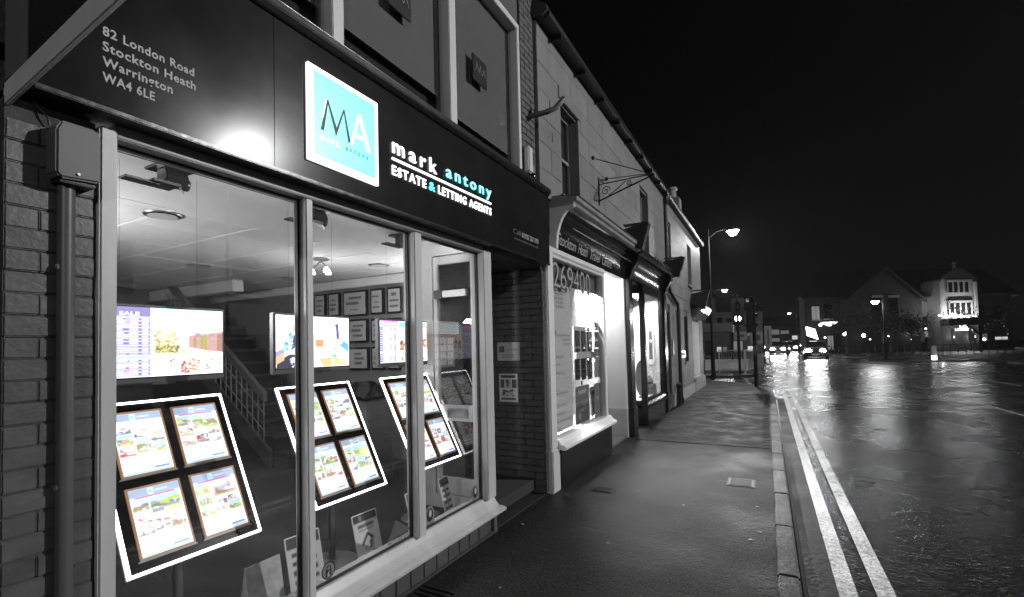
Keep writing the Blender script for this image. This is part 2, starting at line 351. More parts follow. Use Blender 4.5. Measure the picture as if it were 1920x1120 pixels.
# pavement furniture set into the surface
def cover(name, label, c, sx, sy, ribs, m):
    t = thing(name, label, 'cover', (c[0], c[1], 0.0))
    MB().box(c[0]-sx, c[0]+sx, c[1]-sy, c[1]+sy, -0.03, 0.006).build('rim', DARK, t, bevel=0.003)
    MB().box(c[0]-sx*.86, c[0]+sx*.86, c[1]-sy*.86, c[1]+sy*.86, 0.0, 0.009).build('plate', m, t, bevel=0.002)
    for i in range(ribs):
        yy = c[1]-sy*.7 + sy*1.4*i/(ribs-1); MB().box(c[0]-sx*.75, c[0]+sx*.75, yy-0.006, yy+0.006, 0.008, 0.0125).build('rib', m, t)
IRONW = mat('wet_iron', 0.04, 0.4, metal=0.1, bump=0.3, bscale=80)
cover('access_cover', 'shiny square metal access cover in the pavement near the kerb', (-0.29, 5.42), 0.13, 0.15, 6, IRONW)
cover('access_cover', 'small dull iron access cover in the pavement by the white pilaster', (-1.5, 4.62), 0.11, 0.08, 4, DARK)
t = thing('drain_grating', 'dark slotted drain grating at the foot of the shop wall', 'grating', (-1.8, 2.2, 0))
MB().box(-1.92, -1.66, 1.98, 2.36, -0.04, 0.002).build('frame', DARK, t)
for i in range(8): MB().box(-1.90, -1.68, 2.0+i*0.045, 2.022+i*0.045, 0.0, 0.011).build('bar', DARK, t, bevel=0.002)
leafm = mat('fallen_leaf', 0.3, 0.5, var=0.3, scale=20)
leaf_me = MB().add([(-.022,0,0.004),(0,-.012,0.006),(.024,0,0.003),(.002,.013,0.009),(0,0,.0075)], [(0,1,4),(1,2,4),(2,3,4),(3,0,4)]).mesh('leaf', leafm)
lv = [(1140, 1020, 'below the low window sill'), (938, 1104, 'nearest the drain grating'), (980, 985, 'off the corner of the window sill'), (1064, 928, 'by the foot of the white pilaster'), (1420, 952, 'beside the kerb beyond the damp patch'), (1282, 949, 'in the middle of the lit pavement'), (1425, 1000, 'against the kerb stones'), (1196, 922, 'between the two access covers'), (1408, 1014, 'on the pavement beside the kerb, nearest the viewer'), (938, 983, 'close to the tiled base of the shop')]
for i, (x, y, w_) in enumerate(lv):
    p = at(x, y, Z=0.0); o = bpy.data.objects.new('fallen_leaf', leaf_me); COL.objects.link(o); o.location = (p.x, p.y, 0.004); o.rotation_euler = (0, 0, random.uniform(0, 6)); o.scale = [random.uniform(.6, 1.1)]*3
    tag(o, 'pale fallen leaf on the pavement ' + w_, 'leaf', 'fallen leaves on the pavement')

# ================================================================== ESTATE AGENT'S BUILDING
FX = -1.95
bld = thing('estate_agent_building', 'brick shop building with wide display window and dark fascia nearest the viewer', 'building', (-1.95, 2.3, 0))
# brick pier at the near end
pier = B(-2.3, -1.929, 0.50, 0.712, 0, 2.22).build('brick_pier', MORTAR, bld)
CH = 0.0645
bm_full = brick_mesh('brick', 0.03, 0.134, CH-0.004, BRICK, 0.004); bm_half = brick_mesh('brick', 0.03, 0.075, CH-0.004, BRICK, 0.004)
for r in range(34):
    z = 0.03 + CH*r + CH/2
    if z > 2.18: break
    ys = [(0.567, bm_full), (0.671, bm_half)] if r % 2 else [(0.538, bm_half), (0.643, bm_full)]
    for yy, me in ys:
        piece('brick', me, pier, (-1.938 + random.uniform(-.002, .003), yy, z + random.uniform(-.0015, .0015)), rot=(random.uniform(-.012, .012), 0, random.uniform(-.01, .01)))
# stall riser of upright narrow tiles
riser = B(-2.06, -1.955, 0.716, 3.25, 0.0, 0.185).build('stall_riser', MORTAR, bld)
tl = MB().box(-0.006, 0.008, -0.0605, 0.0605, -0.083, 0.083).mesh('tile', mat('riser_tile', 0.085, 0.4, var=0.15, scale=9), bevel=0.004)
i = 0; yy = 0.78
while yy < 3.2: piece('tile', tl, riser, (-1.951, yy, 0.098)); yy += 0.1275
B(-2.06, -1.93, 3.22, 3.262, 0.0, 0.185).build('riser_corner_post', BRICK_D, bld)
B(-1.97, -1.925, 0.716, 3.25, 0.0, 0.018).build('mortar_fillet', MORTAR, riser, bevel=0.006)
# window frame
fr = part('window_frame', bld)
def fbox(n, *a, m=UPVC, bev=0.006): return B(*a).build(n, m, fr, bevel=bev)
fbox('jamb', -2.03, -1.905, 0.716, 0.765, 0.19, 2.215)
fbox('mullion', -2.02, -1.925, 1.519, 1.561, 0.285, 2.2)
fbox('mullion', -2.02, -1.925, 2.312, 2.386, 0.285, 2.2)
fbox('jamb', -2.03, -1.912, 3.115, 3.232, 0.285, 2.215)
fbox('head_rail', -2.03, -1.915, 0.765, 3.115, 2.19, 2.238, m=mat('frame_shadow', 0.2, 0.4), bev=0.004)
MB().prism_y([(-2.05, 0.2), (-1.905, 0.2), (-1.905, 0.225), (-1.93, 0.25), (-1.955, 0.292), (-2.05, 0.295)], 0.765, 3.25).build('bottom_rail', UPVC, fr, bevel=0.003)
MB().prism_y([(-2.06, 0.17), (-1.865, 0.165), (-1.86, 0.188), (-1.90, 0.2), (-2.06, 0.203)], 0.72, 3.30).build('sill', UPVC, fr, bevel=0.004)
for y0, y1 in ((0.765, 1.519), (1.561, 2.312), (2.386, 3.115)):
    s_ = MB(); s_.box(-1.992, -1.972, y0, y0+0.008, 0.295, 2.19); s_.box(-1.992, -1.972, y1-0.012, y1, 0.295, 2.19); s_.box(-1.992, -1.972, y0, y1, 2.180, 2.19); s_.box(-1.992, -1.972, y0, y1, 0.295, 0.303)
    s_.build('glazing_seal', SEAL, fr)
    B(-1.990, -1.984, y0+0.004, y1-0.004, 0.299, 2.186).build('pane', GLASS, bld)
B(-1.982, -1.979, 0.78, 1.507, 2.168, 2.1715).build('bright_bead', mat('bright_bead', 0.6, 0.2, metal=0.8), fr)
# soffit over the window and the porch
B(-2.03, -1.93, 0.5, 3.24, 2.24, 2.275).build('soffit', mat('soffit', 0.07, 0.7, var=0.1), bld); B(-2.69, -1.93, 3.24, 4.24, 2.24, 2.275).build('porch_soffit', mat('soffit'), bld)
# porch: far brick wall, floor, soffit grille, inner back wall
porch = B(-2.72, -1.955, 4.255, 4.45, 0.0, 2.24).build('porch_wall', MORTAR, bld)
pb_f = brick_mesh('brick', 0.196, 0.03, CH-0.006, BRICK_D, 0.004); pb_h = brick_mesh('brick', 0.096, 0.03, CH-0.006, BRICK_D, 0.004)
for r in range(34):
    z = 0.02 + CH*r + CH/2
    if z > 2.22: break
    x = -2.06 - (0.0 if r % 2 else 0.05); first = True
    if not (r % 2): piece('brick', pb_h, porch, (-2.009, 4.247, z))
    else: pass
    x = -2.059 if r % 2 else -2.158
    while x > -2.62:
        piece('brick', pb_f, porch, (x, 4.247 + random.uniform(-.002, .002), z + random.uniform(-.001, .001)), rot=(0, random.uniform(-.004, .004), 0)); x -= 0.2
pf = brick_mesh('brick', 0.03, 0.096, CH-0.006, BRICK, 0.004)
for r in range(34):
    z = 0.02 + CH*r + CH/2
    if z > 2.22: break
    piece('brick', pf, porch, (-1.952 + random.uniform(-.002, .002), 4.29, z), rot=(random.uniform(-.01, .01), 0, 0))
B(-2.76, -2.70, 3.24, 4.36, 0.0, 2.36).build('porch_back_wall', SHOPW, bld); B(-2.70, -2.685, 3.24, 4.25, 0.0, 2.24).build('porch_back_lining', BRICK_D, bld)
B(-2.69, -1.96, 3.27, 4.24, 0.0, 0.012).build('porch_floor', mat('porch_floor', 0.03, 0.5, var=0.3, scale=12), bld)
for i in range(6): B(-2.45+i*0.05, -2.42+i*0.05, 3.5, 3.75, 2.232, 2.24).build('soffit_grille_bar', DARK, bld)
# upper storey: brick margin, frame, blinds behind glass
up = B(-2.6, -1.98, 3.93, 4.225, 2.95, 6.6).build('upper_pier', MORTAR, bld)
ub = brick_mesh('brick', 0.03, 0.19, CH-0.006, mat('upper_brick', 0.06, 0.6, var=0.25, scale=12, bump=0.4, bscale=60), 0.004); ubh = brick_mesh('brick', 0.03, 0.09, CH-0.006, MATS['upper_brick'], 0.004)
for r in range(36):
    z = 2.99 + CH*r
    if z > 5.3: break
    if r % 2: piece('brick', ub, up, (-1.974, 4.03, z)); piece('brick', ubh, up, (-1.974, 4.177, z))
    else: piece('brick', ubh, up, (-1.974, 3.98, z)); piece('brick', ub, up, (-1.974, 4.127, z))
B(-2.6, -1.98, -4, 3.93, 4.47, 6.6).build('upper_wall', mat('upper_wall', 0.06, 0.7, var=0.2, scale=6), bld)
B(-3.4, -2.35, -6, 0.5, 0, 6.6).build('neighbouring_wall', mat('neighbour_wall', 0.03, 0.6, var=0.3, scale=4), bld)
uw = part('upper_window', bld)
for y0, y1 in ((0.62, 0.68), (1.712, 1.79), (2.765, 2.85), (3.845, 3.895)):
    B(-2.04, -1.945, y0, y1, 3.03, 4.42).build('mullion', UPVC, uw, bevel=0.005)
B(-2.04, -1.945, 0.62, 3.895, 4.41, 4.47).build('head_rail', UPVC, uw, bevel=0.005)
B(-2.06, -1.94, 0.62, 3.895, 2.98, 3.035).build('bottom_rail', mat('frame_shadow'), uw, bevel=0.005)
blind = mat('blind_fabric', 0.15, 0.85, var=0.08, scale=2)
for i, (y0, y1) in enumerate(((0.68, 1.712), (1.79, 2.765), (2.85, 3.845))):
    B(-2.015, -2.010, y0, y1, 3.035, 4.41).build('pane', glass('upper_glass', 1.45, 0.95), uw)
    B(-2.056, -2.05, y0+0.004, y1-0.004, 3.30 if i < 2 else 3.24, 4.405).build('roller_blind', blind, uw)
    B(-2.06, -2.046, y0+0.004, y1-0.004, 3.285 if i < 2 else 3.225, 3.30 if i < 2 else 3.24).build('blind_hem', mat('blind_hem', 0.14, 0.7), uw)
B(-2.14, -2.10, 0.55, 3.95, 2.95, 4.5).build('room_behind', mat('room_behind', 0.02, 0.9), uw)
def window_plaque(y0, z0, s_, label):
    t = thing('window_plaque', label, 'plaque', (-2.0, y0, z0), group='square plaques on the upper glass')
    B(-2.008, -1.996, y0, y0+s_, z0, z0+s_).build('plate', mat('plaque_dark', 0.012, 0.3), t, bevel=0.002)
    g = mat('plaque_letter', 0.16, 0.5)
    h = s_*0.36; zb = z0+s_*0.36; X = -1.994
    for pts in ([(0.14, 0), (0.25, 1)], [(0.25, 1), (0.38, 0.05)], [(0.38, 0.05), (0.5, 0.95)], [(0.5, 0.95), (0.61, 0)]):
        m_ = MB(); m_.tube([(X, y0+s_*a, zb+h*b) for a, b in pts], 0.0045, 4); m_.build('letter_stroke', g, t)
    for pts in ([(0.62, 0), (0.75, 0.9)], [(0.75, 0.9), (0.88, 0)], [(0.68, 0.32), (0.83, 0.32)]):
        m_ = MB(); m_.tube([(X, y0+s_*a, zb+h*b) for a, b in pts], 0.0045, 4); m_.build('letter_stroke', g, t)
window_plaque(3.155, 3.61, 0.215, 'small dark square plaque with two-letter monogram on the rightmost upper window')
window_plaque(2.19, 3.61, 0.215, 'dark square plaque cut by the top edge of the photo, middle upper window')

# ------------------------------------------------------------------ fascia sign
sg = thing('shop_sign', 'long dark fascia sign with lit cyan square logo and white lettering', 'sign', (-1.85, 2.4, 2.24))
LETW = mat('lit_letter_white', 0.8, 0.4, emit=1.0, es=1.9); LETC = mat('lit_letter_cyan', (0.1, .75, .8), 0.4, emit=(0.12, 0.92, 0.95), es=1.2)
B(-1.95, -1.850, 0.54, 1.3035, 2.247, 2.93).build('fascia_panel', FASCIA, sg)
B(-1.95, -1.850, 1.3065, 4.235, 2.247, 2.93).build('fascia_panel', FASCIA, sg)
B(-1.95, -1.856, 1.30, 1.31, 2.25, 2.92).build('panel_joint', SEAL, sg)
B(-1.95, -1.836, 0.535, 4.237, 2.236, 2.2525).build('bottom_lip', TRIM, sg, bevel=0.003)
MB().prism_y([(-2.0, 2.925), (-1.835, 2.925), (-1.815, 2.95), (-1.815, 2.985), (-1.84, 3.005), (-2.0, 3.02)], 0.53, 4.25).build('top_trim', TRIM, sg, bevel=0.004)
B(-1.96, -1.846, 4.2355, 4.248, 2.243, 2.945).build('end_cap', TRIM, sg, bevel=0.004)
for i in range(9):
    yy = 1.72+i*0.02+random.uniform(-.006, .006); MB().lathe((-1.84+random.uniform(-.012, .012), yy, 3.004), [(0.008, 0), (0.006, 0.004), (0.001, 0.006)], 8).build('water_bead', mat('water_bead', 0.4, 0.05), sg)
lb = B(-1.85, -1.830, 1.463, 1.913, 2.343, 2.803).build('logo_box', mat('logo_white', 0.8, 0.3, emit=1.0, es=1.35), sg, bevel=0.003)
B(-1.8305, -1.8285, 1.495, 1.884, 2.376, 2.777).build('logo_face', mat('logo_cyan', (0.15, .8, .8), 0.3, emit=(0.19, 0.98, 0.96), es=1.0), lb)
def stroke(name, pts, m, parent, X, dx=0.002):         # flat letter stroke from photo points on the sign's plane
    q = [at(x, y, X=X) for x, y in pts]; mb = MB(); k = len(q)
    mb.add(q + [p+Vector((dx, 0, 0)) for p in q], [tuple(range(k)), tuple(range(2*k-1, k-1, -1))] + [(i, (i+1) % k, (i+1) % k+k, i+k) for i in range(k)]); return mb.build(name, m, parent)
BRN = mat('logo_brown', (0.045, 0.02, 0.008), 0.5); LW = mat('logo_letter_white', 0.8, 0.3, emit=1.0, es=1.3)
XL = -1.8275
def zp(x, y): return (570+x/3.5, 100+y/3.5)
stroke('letter_stroke', [zp(110, 500), zp(150, 303), zp(160, 310), zp(131, 506)], BRN, lb, XL)
stroke('letter_stroke', [zp(150, 303), zp(160, 310), zp(220, 512), zp(211, 545)], BRN, lb, XL+.0005)
stroke('letter_stroke', [zp(211, 545), zp(207, 512), zp(258, 370), zp(266, 376)], BRN, lb, XL)
stroke('letter_stroke', [zp(258, 370), zp(266, 376), zp(306, 588), zp(292, 588)], BRN, lb, XL+.0005)
stroke('letter_stroke', [zp(302, 600), zp(352, 402), zp(370, 402), zp(320, 602)], LW, lb, XL)
stroke('letter_stroke', [zp(352, 402), zp(370, 402), zp(440, 655), zp(414, 648)], LW, lb, XL+.0005)
stroke('letter_stroke', [zp(322, 545), zp(327, 525), zp(404, 562), zp(410, 588)], LW, lb, XL+.001)
stroke('letter_stroke', [zp(143, 300), zp(151, 298), zp(126, 420), zp(119, 425)], LW, lb, XL-.0004)
p0 = at(*zp(105, 560), X=XL); text_on('small_wording', 'mark', LW, lb, (XL, p0.y, p0.z), width=0.118, height=0.028, bold=0.05, spacing=1.6)
p0 = at(*zp(275, 634), X=XL); text_on('small_wording', 'antony', mat('logo_teal', (0.0, 0.25, 0.3), 0.5), lb, (XL, p0.y, p0.z), width=0.155, height=0.024, bold=0.03, spacing=1.7)
letters_on('letter', 'mark', LETW, sg, (-1.846, 2.036, 2.579), width=0.41, height=0.092, bold=0.012, depth=0.008, spacing=1.45)
letters_on('letter', 'antony', LETC, sg, (-1.846, 2.549, 2.596), ux=(0,1,0.02), width=0.585, height=0.086, bold=0.012, depth=0.008, spacing=1.4)
letters_on('letter_face', 'antony', mat('letter_face_white', 0.8, 0.4, emit=(0.75, 1, 1), es=1.1), sg, (-1.8375, 2.545, 2.597), ux=(0,1,0.02), width=0.582, height=0.084, bold=-0.014, depth=0.001, spacing=1.43)
MB().slab((-1.848, 2.034, 2.537), (-1.848, 3.13, 2.556), (-1.848, 3.13, 2.568), (-1.848, 2.034, 2.549), (0.008, 0, 0)).build('underline', LETW, sg)
for s_, y0, wd, m_ in (('ESTATE', 2.032, 0.305, LETW), ('&', 2.365, 0.062, LETC), ('LETTING', 2.462, 0.325, LETW), ('AGENTS', 2.826, 0.305, LETW)):
    letters_on('letter', s_, m_, sg, (-1.846, y0, 2.450+(y0-2.032)*0.02), ux=(0, 1, 0.02), width=wd, height=0.056, bold=0.016, depth=0.006, spacing=1.25)
LETG = mat('vinyl_letter_grey', 0.6, 0.6)
for s_, z, wd in (('82 London Road', 2.489, 0.277), ('Stockton Heath', 2.439, 0.282), ('Warrington', 2.389, 0.204), ('WA4 6LE', 2.338, 0.148)):
    text_on('address_line', s_, LETG, sg, (-1.8495, 0.700, z), width=wd, height=0.031, bold=0.02, depth=0.0012, spacing=1.1)
text_on('telephone_line', 'Call', mat('vinyl_dim', 0.1, 0.6), sg, (-1.8495, 3.5, 2.41), width=0.135, height=0.045, depth=0.0012)
text_on('telephone_line', '01925 267 070', mat('vinyl_pale', 0.3, 0.6), sg, (-1.8495, 3.66, 2.405), width=0.335, height=0.045, bold=0.03, depth=0.0012)
text_on('web_line', 'www.markantony.co.uk', mat('vinyl_dim'), sg, (-1.8495, 3.51, 2.362), width=0.48, height=0.022, depth=0.0012)

# neighbour's projecting sign at the top left corner
ps = thing('projecting_sign', 'pale framed projecting sign with dark panel cut off at the top left', 'sign', (-1.9, 0.5, 2.2))
MB().hexa([(-1.94,.50,2.190),(-0.95,.50,2.272),(-0.95,.513,2.272),(-1.94,.513,2.190),(-1.94,.50,2.258),(-0.95,.50,2.345),(-0.95,.513,2.345),(-1.94,.513,2.258)]).build('bottom_rail', mat('pale_rail', 0.75, 0.5, var=0.1, scale=5), ps, bevel=0.004)
B(-1.94, -1.77, 0.502, 0.511, 2.262, 2.95).build('wall_stile', mat('grey_stile', 0.16, 0.5), ps, bevel=0.004)
B(-1.77, -0.95, 0.504, 0.510, 2.27, 2.95).build('panel', mat('sign_panel_dark', 0.01, 0.7), ps)

# meter box with conduit
t = thing('meter_box', 'grey wall box on the brick pier at the left edge', 'box', (-1.92, 0.635, 1.98))
MB().prism_x([(0.588, 2.005), (0.588, 2.14), (0.600, 2.168), (0.685, 2.168), (0.697, 2.155), (0.697, 2.0), (0.6, 1.992)], -1.925, -1.845).build('cover', METER, t, bevel=0.006)
B(-1.925, -1.86, 0.6, 0.69, 1.984, 1.996).build('base', BLACK, t, bevel=0.003)
MB().tube([(-1.844, 0.64, 2.012), (-1.839, 0.64, 2.012)], 0.004, 8).build('screw', STEEL, t)
MB().tube([(-1.915, 0.595, 2.165), (-1.91, 0.585, 2.19), (-1.92, 0.56, 2.225)], 0.003, 6).build('cable', BLACK, t)
t = thing('conduit_pipe', 'round grey conduit running down the brick pier below the wall box', 'pipe', (-1.91, 0.63, 0))
MB().tube([(-1.905, 0.632, 0.0), (-1.905, 0.632, 1.99)], 0.0215, 16).build('tube', PIPE, t, smooth=True)
for z in (0.35, 1.05, 1.72): B(-1.935, -1.895, 0.606, 0.658, z, z+0.018).build('clip', PIPE, t, bevel=0.003)

# ================================================================== INSIDE THE ESTATE AGENT'S
ROOMF = 0.15
struct(B(-7.7, -2.06, 0.4, 4.36, 0.05, ROOMF).build('shop_floor', CARPET))
ceil = struct(B(-7.7, -2.03, 0.4, 4.36, 2.385, 2.42).build('ceiling', CEIL))
B(-3.25, -2.03, 0.42, 4.34, 2.365, 2.386).build('plaster_margin', CEIL, ceil)
ct = MB().box(-0.282, 0.282, -0.272, 0.272, -0.008, 0.008).mesh('ceiling_tile', CEIL, bevel=0.004)
for i in range(7):
    for j in range(7):
        piece('ceiling_tile', ct, ceil, (-3.54-0.58*i, 0.77+0.555*j, 2.376 + random.uniform(-.002, .001)))
for j in range(8): B(-7.6, -3.26, 0.482+0.555*j, 0.502+0.555*j, 2.364, 2.372).build('grid_bar', CEILG, ceil)
for i in range(8): B(-3.262-0.58*i, -3.242-0.58*i, 0.42, 4.34, 2.368, 2.374).build('grid_bar', CEIL, ceil)
struct(B(-7.8, -7.7, 0.4, 4.46, 0, 3.2).build('back_wall', mat('back_wall_brickish', 0.09, 0.8, var=0.25, scale=7)))
struct(B(-7.7, -2.31, 0.30, 0.42, 0.0, 3.2).build('party_wall', INWALL))
B(-2.32, -2.03, 0.42, 0.712, 2.2, 3.0).build('pier_top', MORTAR, bld)
sw = struct(B(-7.7, -2.76, 4.36, 4.46, 0.05, 3.2).build('side_wall', INWALL))
B(-7.7, -2.77, 4.30, 4.36, 2.255, 2.36).build('coving', CEIL, sw, bevel=0.01)
B(-7.7, -5.72, 3.46, 3.60, 2.22, 2.36).build('stair_opening_beam', CEIL, sw, bevel=0.008)
B(-7.7, -2.77, 4.345, 4.36, 0.95, 0.985).build('dado_rail', mat('dado', 0.14, 0.6), sw)
# entrance door and white lining at the porch side
lin = struct(B(-2.66, -2.04, 3.17, 3.235, 0.15, 0.26).build('porch_lining', SHOPW))
B(-2.66, -2.46, 3.17, 3.235, 0.26, 2.365).build('lining_panel', SHOPW, lin)
B(-2.46, -2.04, 3.17, 3.235, 2.225, 2.365).build('lining_panel', SHOPW, lin)
dr = thing('shop_door', 'glazed entrance door with overhead closer seen through the rightmost pane', 'door', (-2.25, 3.2, 0.15))
for a in ((-2.455, -2.415, 0.265, 2.22), (-2.085, -2.045, 0.265, 2.22)): B(a[0], a[1], 3.18, 3.222, a[2], a[3]).build('stile', UPVC, dr, bevel=0.004)
for z0, z1 in ((2.15, 2.22), (0.265, 0.40), (0.86, 0.99)): B(-2.415, -2.085, 3.182, 3.22, z0, z1).build('rail', UPVC, dr, bevel=0.004)
for z0, z1 in ((0.40, 0.86), (0.99, 2.15)): B(-2.415, -2.085, 3.199, 3.204, z0, z1).build('pane', GLASS_D, dr)
cl = B(-2.40, -2.10, 3.135, 3.18, 1.87, 1.925).build('door_closer', STEEL, dr, bevel=0.006)
B(-2.415, -2.33, 3.13, 3.181, 1.862, 1.933).build('closer_end', BLACK, cl, bevel=0.004)
lp = B(-2.33, -2.13, 3.173, 3.182, 0.885, 0.965).build('letter_plate', STEEL, dr, bevel=0.004)
B(-2.315, -2.145, 3.169, 3.174, 0.90, 0.95).build('flap', STEEL, lp, bevel=0.003)
# ceiling fittings
dl_pos = [(305, 403, 'nearest the window in the first pane'), (372, 498, 'beyond the first one in the first pane'), (545, 522, 'half hidden by the first mullion'), (710, 497, 'seen through the second pane')]
for x, y, w_ in dl_pos:
    p = at(x, y, Z=2.365); t = thing('recessed_downlight', 'round recessed ceiling downlight ' + w_, 'downlight', (p.x, p.y, 2.36), group='recessed downlights in the shop ceiling')
    MB().lathe((p.x, p.y, 2.352), [(0.085, 0.014), (0.105, 0.006), (0.108, 0.013), (0.085, 0.0145)], 28).build('rim', STEEL, t, smooth=True)
    MB().lathe((p.x, p.y, 2.354), [(0.084, 0.0), (0.02, 0.006), (0.001, 0.008)], 28).build('reflector', mat('downlight_reflector', 0.45, 0.5), t)
t = thing('spotlight_cluster', 'three lit ceiling spotlights seen through the second pane above the certificates', 'spotlight', (-3.75, 3.3, 2.36))
pq = at(602, 520, Y=3.2); MB().lathe((pq.x, pq.y, 2.345), [(0.02, 0.0), (0.07, 0.006), (0.07, 0.018)], 16).build('ceiling_rose', STEEL, t)
for dx_, dy_ in ((-0.10, -0.02), (0.02, 0.07), (0.11, -0.03)):
    MB().tube([(pq.x, pq.y, 2.345), (pq.x+dx_, pq.y+dy_, 2.27)], 0.006, 6).build('stem', STEEL, t); MB().lathe((pq.x+dx_, pq.y+dy_, 2.215), [(0.028, 0.0), (0.03, 0.02), (0.016, 0.055)], 12).build('lamp', mat('spot_lamp_lit', 0.8, 0.4, emit=1, es=3), t)
point_light('spot_glow', (pq.x, pq.y, 1.95), 10, 0.12, parent=t)
t = thing('strip_light', 'added fill strip hidden behind the head of the estate agent window', 'light', (-2.06, 1.95, 2.3))  # strip added out of sight as fill for the shop ceiling
B(-2.075, -2.04, 0.80, 3.10, 2.30, 2.335).build('housing', UPVC, t); B(-2.078, -2.075, 0.82, 3.08, 2.303, 2.332).build('diffuser', mat('strip_diffuser', 0.8, 0.5, emit=1, es=4), t)
area_light('strip_fill_glow', (-2.09, 1.95, 2.315), (0, math.radians(70), 0), 0.03, 2.2, 12, t)
for x_, y_, pw_, lab in ((-3.8, 0.66, 105, 'added unseen fill lamp inside the shop behind the left window jamb'), (-3.05, 4.05, 42, 'added unseen fill lamp inside the shop behind the porch lining')):  # unseen fill lamps, added to brighten the shop ceiling
    t = thing('unseen_fill_lamp', lab, 'lamp', (x_, y_, ROOMF)); MB().tube([(x_, y_, ROOMF), (x_, y_, 1.6)], 0.015, 8).build('stem', STEEL, t); MB().lathe((x_, y_, ROOMF), [(0.14, 0), (0.14, 0.02), (0.03, 0.04)], 20).build('base', DARK, t)
    MB().lathe((x_, y_, 1.58), [(0.03, 0), (0.10, 0.05), (0.16, 0.13)], 20).build('bowl', STEEL, t, smooth=True); point_light('fill_lamp_glow', (x_, y_, 1.80), pw_, 0.08, parent=t)
# hanging televisions and their ceiling brackets
TVX = -2.48
def arr(w, h, c): a = np.zeros((h, w, 3)); a[:] = c; return a
def rect(a, x0, y0, x1, y1, c, noise=0.0):
    h, w = a.shape[:2]; i0, i1, j0, j1 = int(x0*w), max(int(x0*w)+1, int(x1*w)), int(y0*h), max(int(y0*h)+1, int(y1*h))
    a[j0:j1, i0:i1] = c
    if noise: a[j0:j1, i0:i1] += rng.normal(0, noise, a[j0:j1, i0:i1].shape)
def poly_fill(a, pts, c, noise=0.0):
    h, w = a.shape[:2]; X, Y = np.meshgrid((np.arange(w)+.5)/w, (np.arange(h)+.5)/h); ins = np.zeros((h, w), bool); k = len(pts)
    for i in range(k):
        (x1, y1), (x2, y2) = pts[i], pts[(i+1) % k]
        if y1 == y2: continue
        cond = ((y1 > Y) != (y2 > Y)) & (X < (x2-x1)*(Y-y1)/(y2-y1)+x1); ins ^= cond
    a[ins] = c
    if noise: a[ins] += rng.normal(0, noise, (ins.sum(), 3))
def blobs(a, x0, y0, x1, y1, n, r, cols):
    h, w = a.shape[:2]; X, Y = np.meshgrid((np.arange(w)+.5)/w, (np.arange(h)+.5)/h*h/w)
    for _ in range(n):
        cx, cy_ = rng.uniform(x0, x1), rng.uniform(y0, y1)*h/w; rr = r*rng.uniform(.5, 1.3); a[((X-cx)**2+((Y-cy_)*1.3)**2) < rr*rr] = cols[rng.integers(len(cols))]
def wash(a, f): return a*(1-f)+f
def soft(a):
    b = np.pad(a, ((1,1),(1,1),(0,0)), 'edge'); return (b[1:-1,1:-1]*2+b[:-2,1:-1]+b[2:,1:-1]+b[1:-1,:-2]+b[1:-1,2:])/6
def list_col(a, x1, head, rows, hl, c0=(.36,.34,.56), c1=(.86,.84,1), pink=(2, 19)):
    rect(a, 0, 0, x1, 1, (.80,.78,.96)); rect(a, 0, 0, x1, 0.135, head)
    for r in range(rows):
        y0 = 0.165+r*(0.83/rows); rect(a, 0, y0, x1, y0+0.83/rows*0.62, c0 if r != hl else (.62,.93,.97))
        if r == hl: continue
        for u0, u1 in ((0.06, 0.06+x1*rng.uniform(.35, .55)/1), (x1*.62, x1*.78), (x1*.85, x1*.97)):
            rect(a, u0, y0+0.008, u1, y0+0.83/rows*0.5, (.97,.97,1))
        if r in pink: rect(a, x1*.56, y0-.01, x1*.64, y0+.03, (.98,.5,.95))
def tv1():
    a = arr(190, 112, (1,1,1)); list_col(a, 0.40, (.40,.36,.60), 17, 11, pink=(0, 1, 15))
    rect(a, .42, 0, 1, .16, (.70,.97,.97)); rect(a, .50, .03, .66, .16, (.97,1,1)); rect(a, .84, .09, .98, .14, (1,1,1)); rect(a, .88, .05, .98, .07, (1,1,1))
    poly_fill(a, [(.70,.40),(1,.33),(1,.66),(.86,.64),(.70,.58)], (.72,.46,.46), .05)
    for u in (.755, .88): rect(a, u, .36, u+.05, .42, (.5,.45,.5)); rect(a, u, .47, u+.05, .55, (.55,.5,.45))
    poly_fill(a, [(.80,.40),(.86,.39),(.86,.62),(.80,.60)], (.52,.5,.2), .06); poly_fill(a, [(.735,.42),(.765,.42),(.765,.58),(.735,.57)], (.5,.46,.25), .05); poly_fill(a, [(.945,.38),(1,.36),(1,.66),(.945,.63)], (.5,.36,.3), .05)
    blobs(a, .43, .34, .60, .60, 220, .011, [(.93,.88,.62),(.75,.68,.38),(.98,.95,.8),(.55,.48,.25)]); blobs(a, .43, .55, .62, .66, 150, .009, [(.42,.4,.18),(.6,.58,.25),(.3,.28,.15),(.7,.66,.3)]); blobs(a, .64, .62, .72, .67, 8, .012, [(.7,.72,.4),(.85,.85,.55)])
    for u, cs in ((.43, [(1,.85,.8),(.98,.7,.62),(1,.95,.92)]), (.64, [(.96,.5,.3),(1,.7,.55),(.75,.7,.85),(.5,.3,.35)]), (.83, [(1,.97,.97),(.85,.5,.45),(1,.9,.9)])):
        blobs(a, u, .76, u+.15, .96, 70, .012, cs)
    rect(a, .62, .70, .635, 1, (1,1,1)); rect(a, .815, .70, .83, 1, (1,1,1)); poly_fill(a, [(.54,.79),(.59,.73),(.595,.74),(.55,.80)], (.4,.2,.5))
    return soft(a)
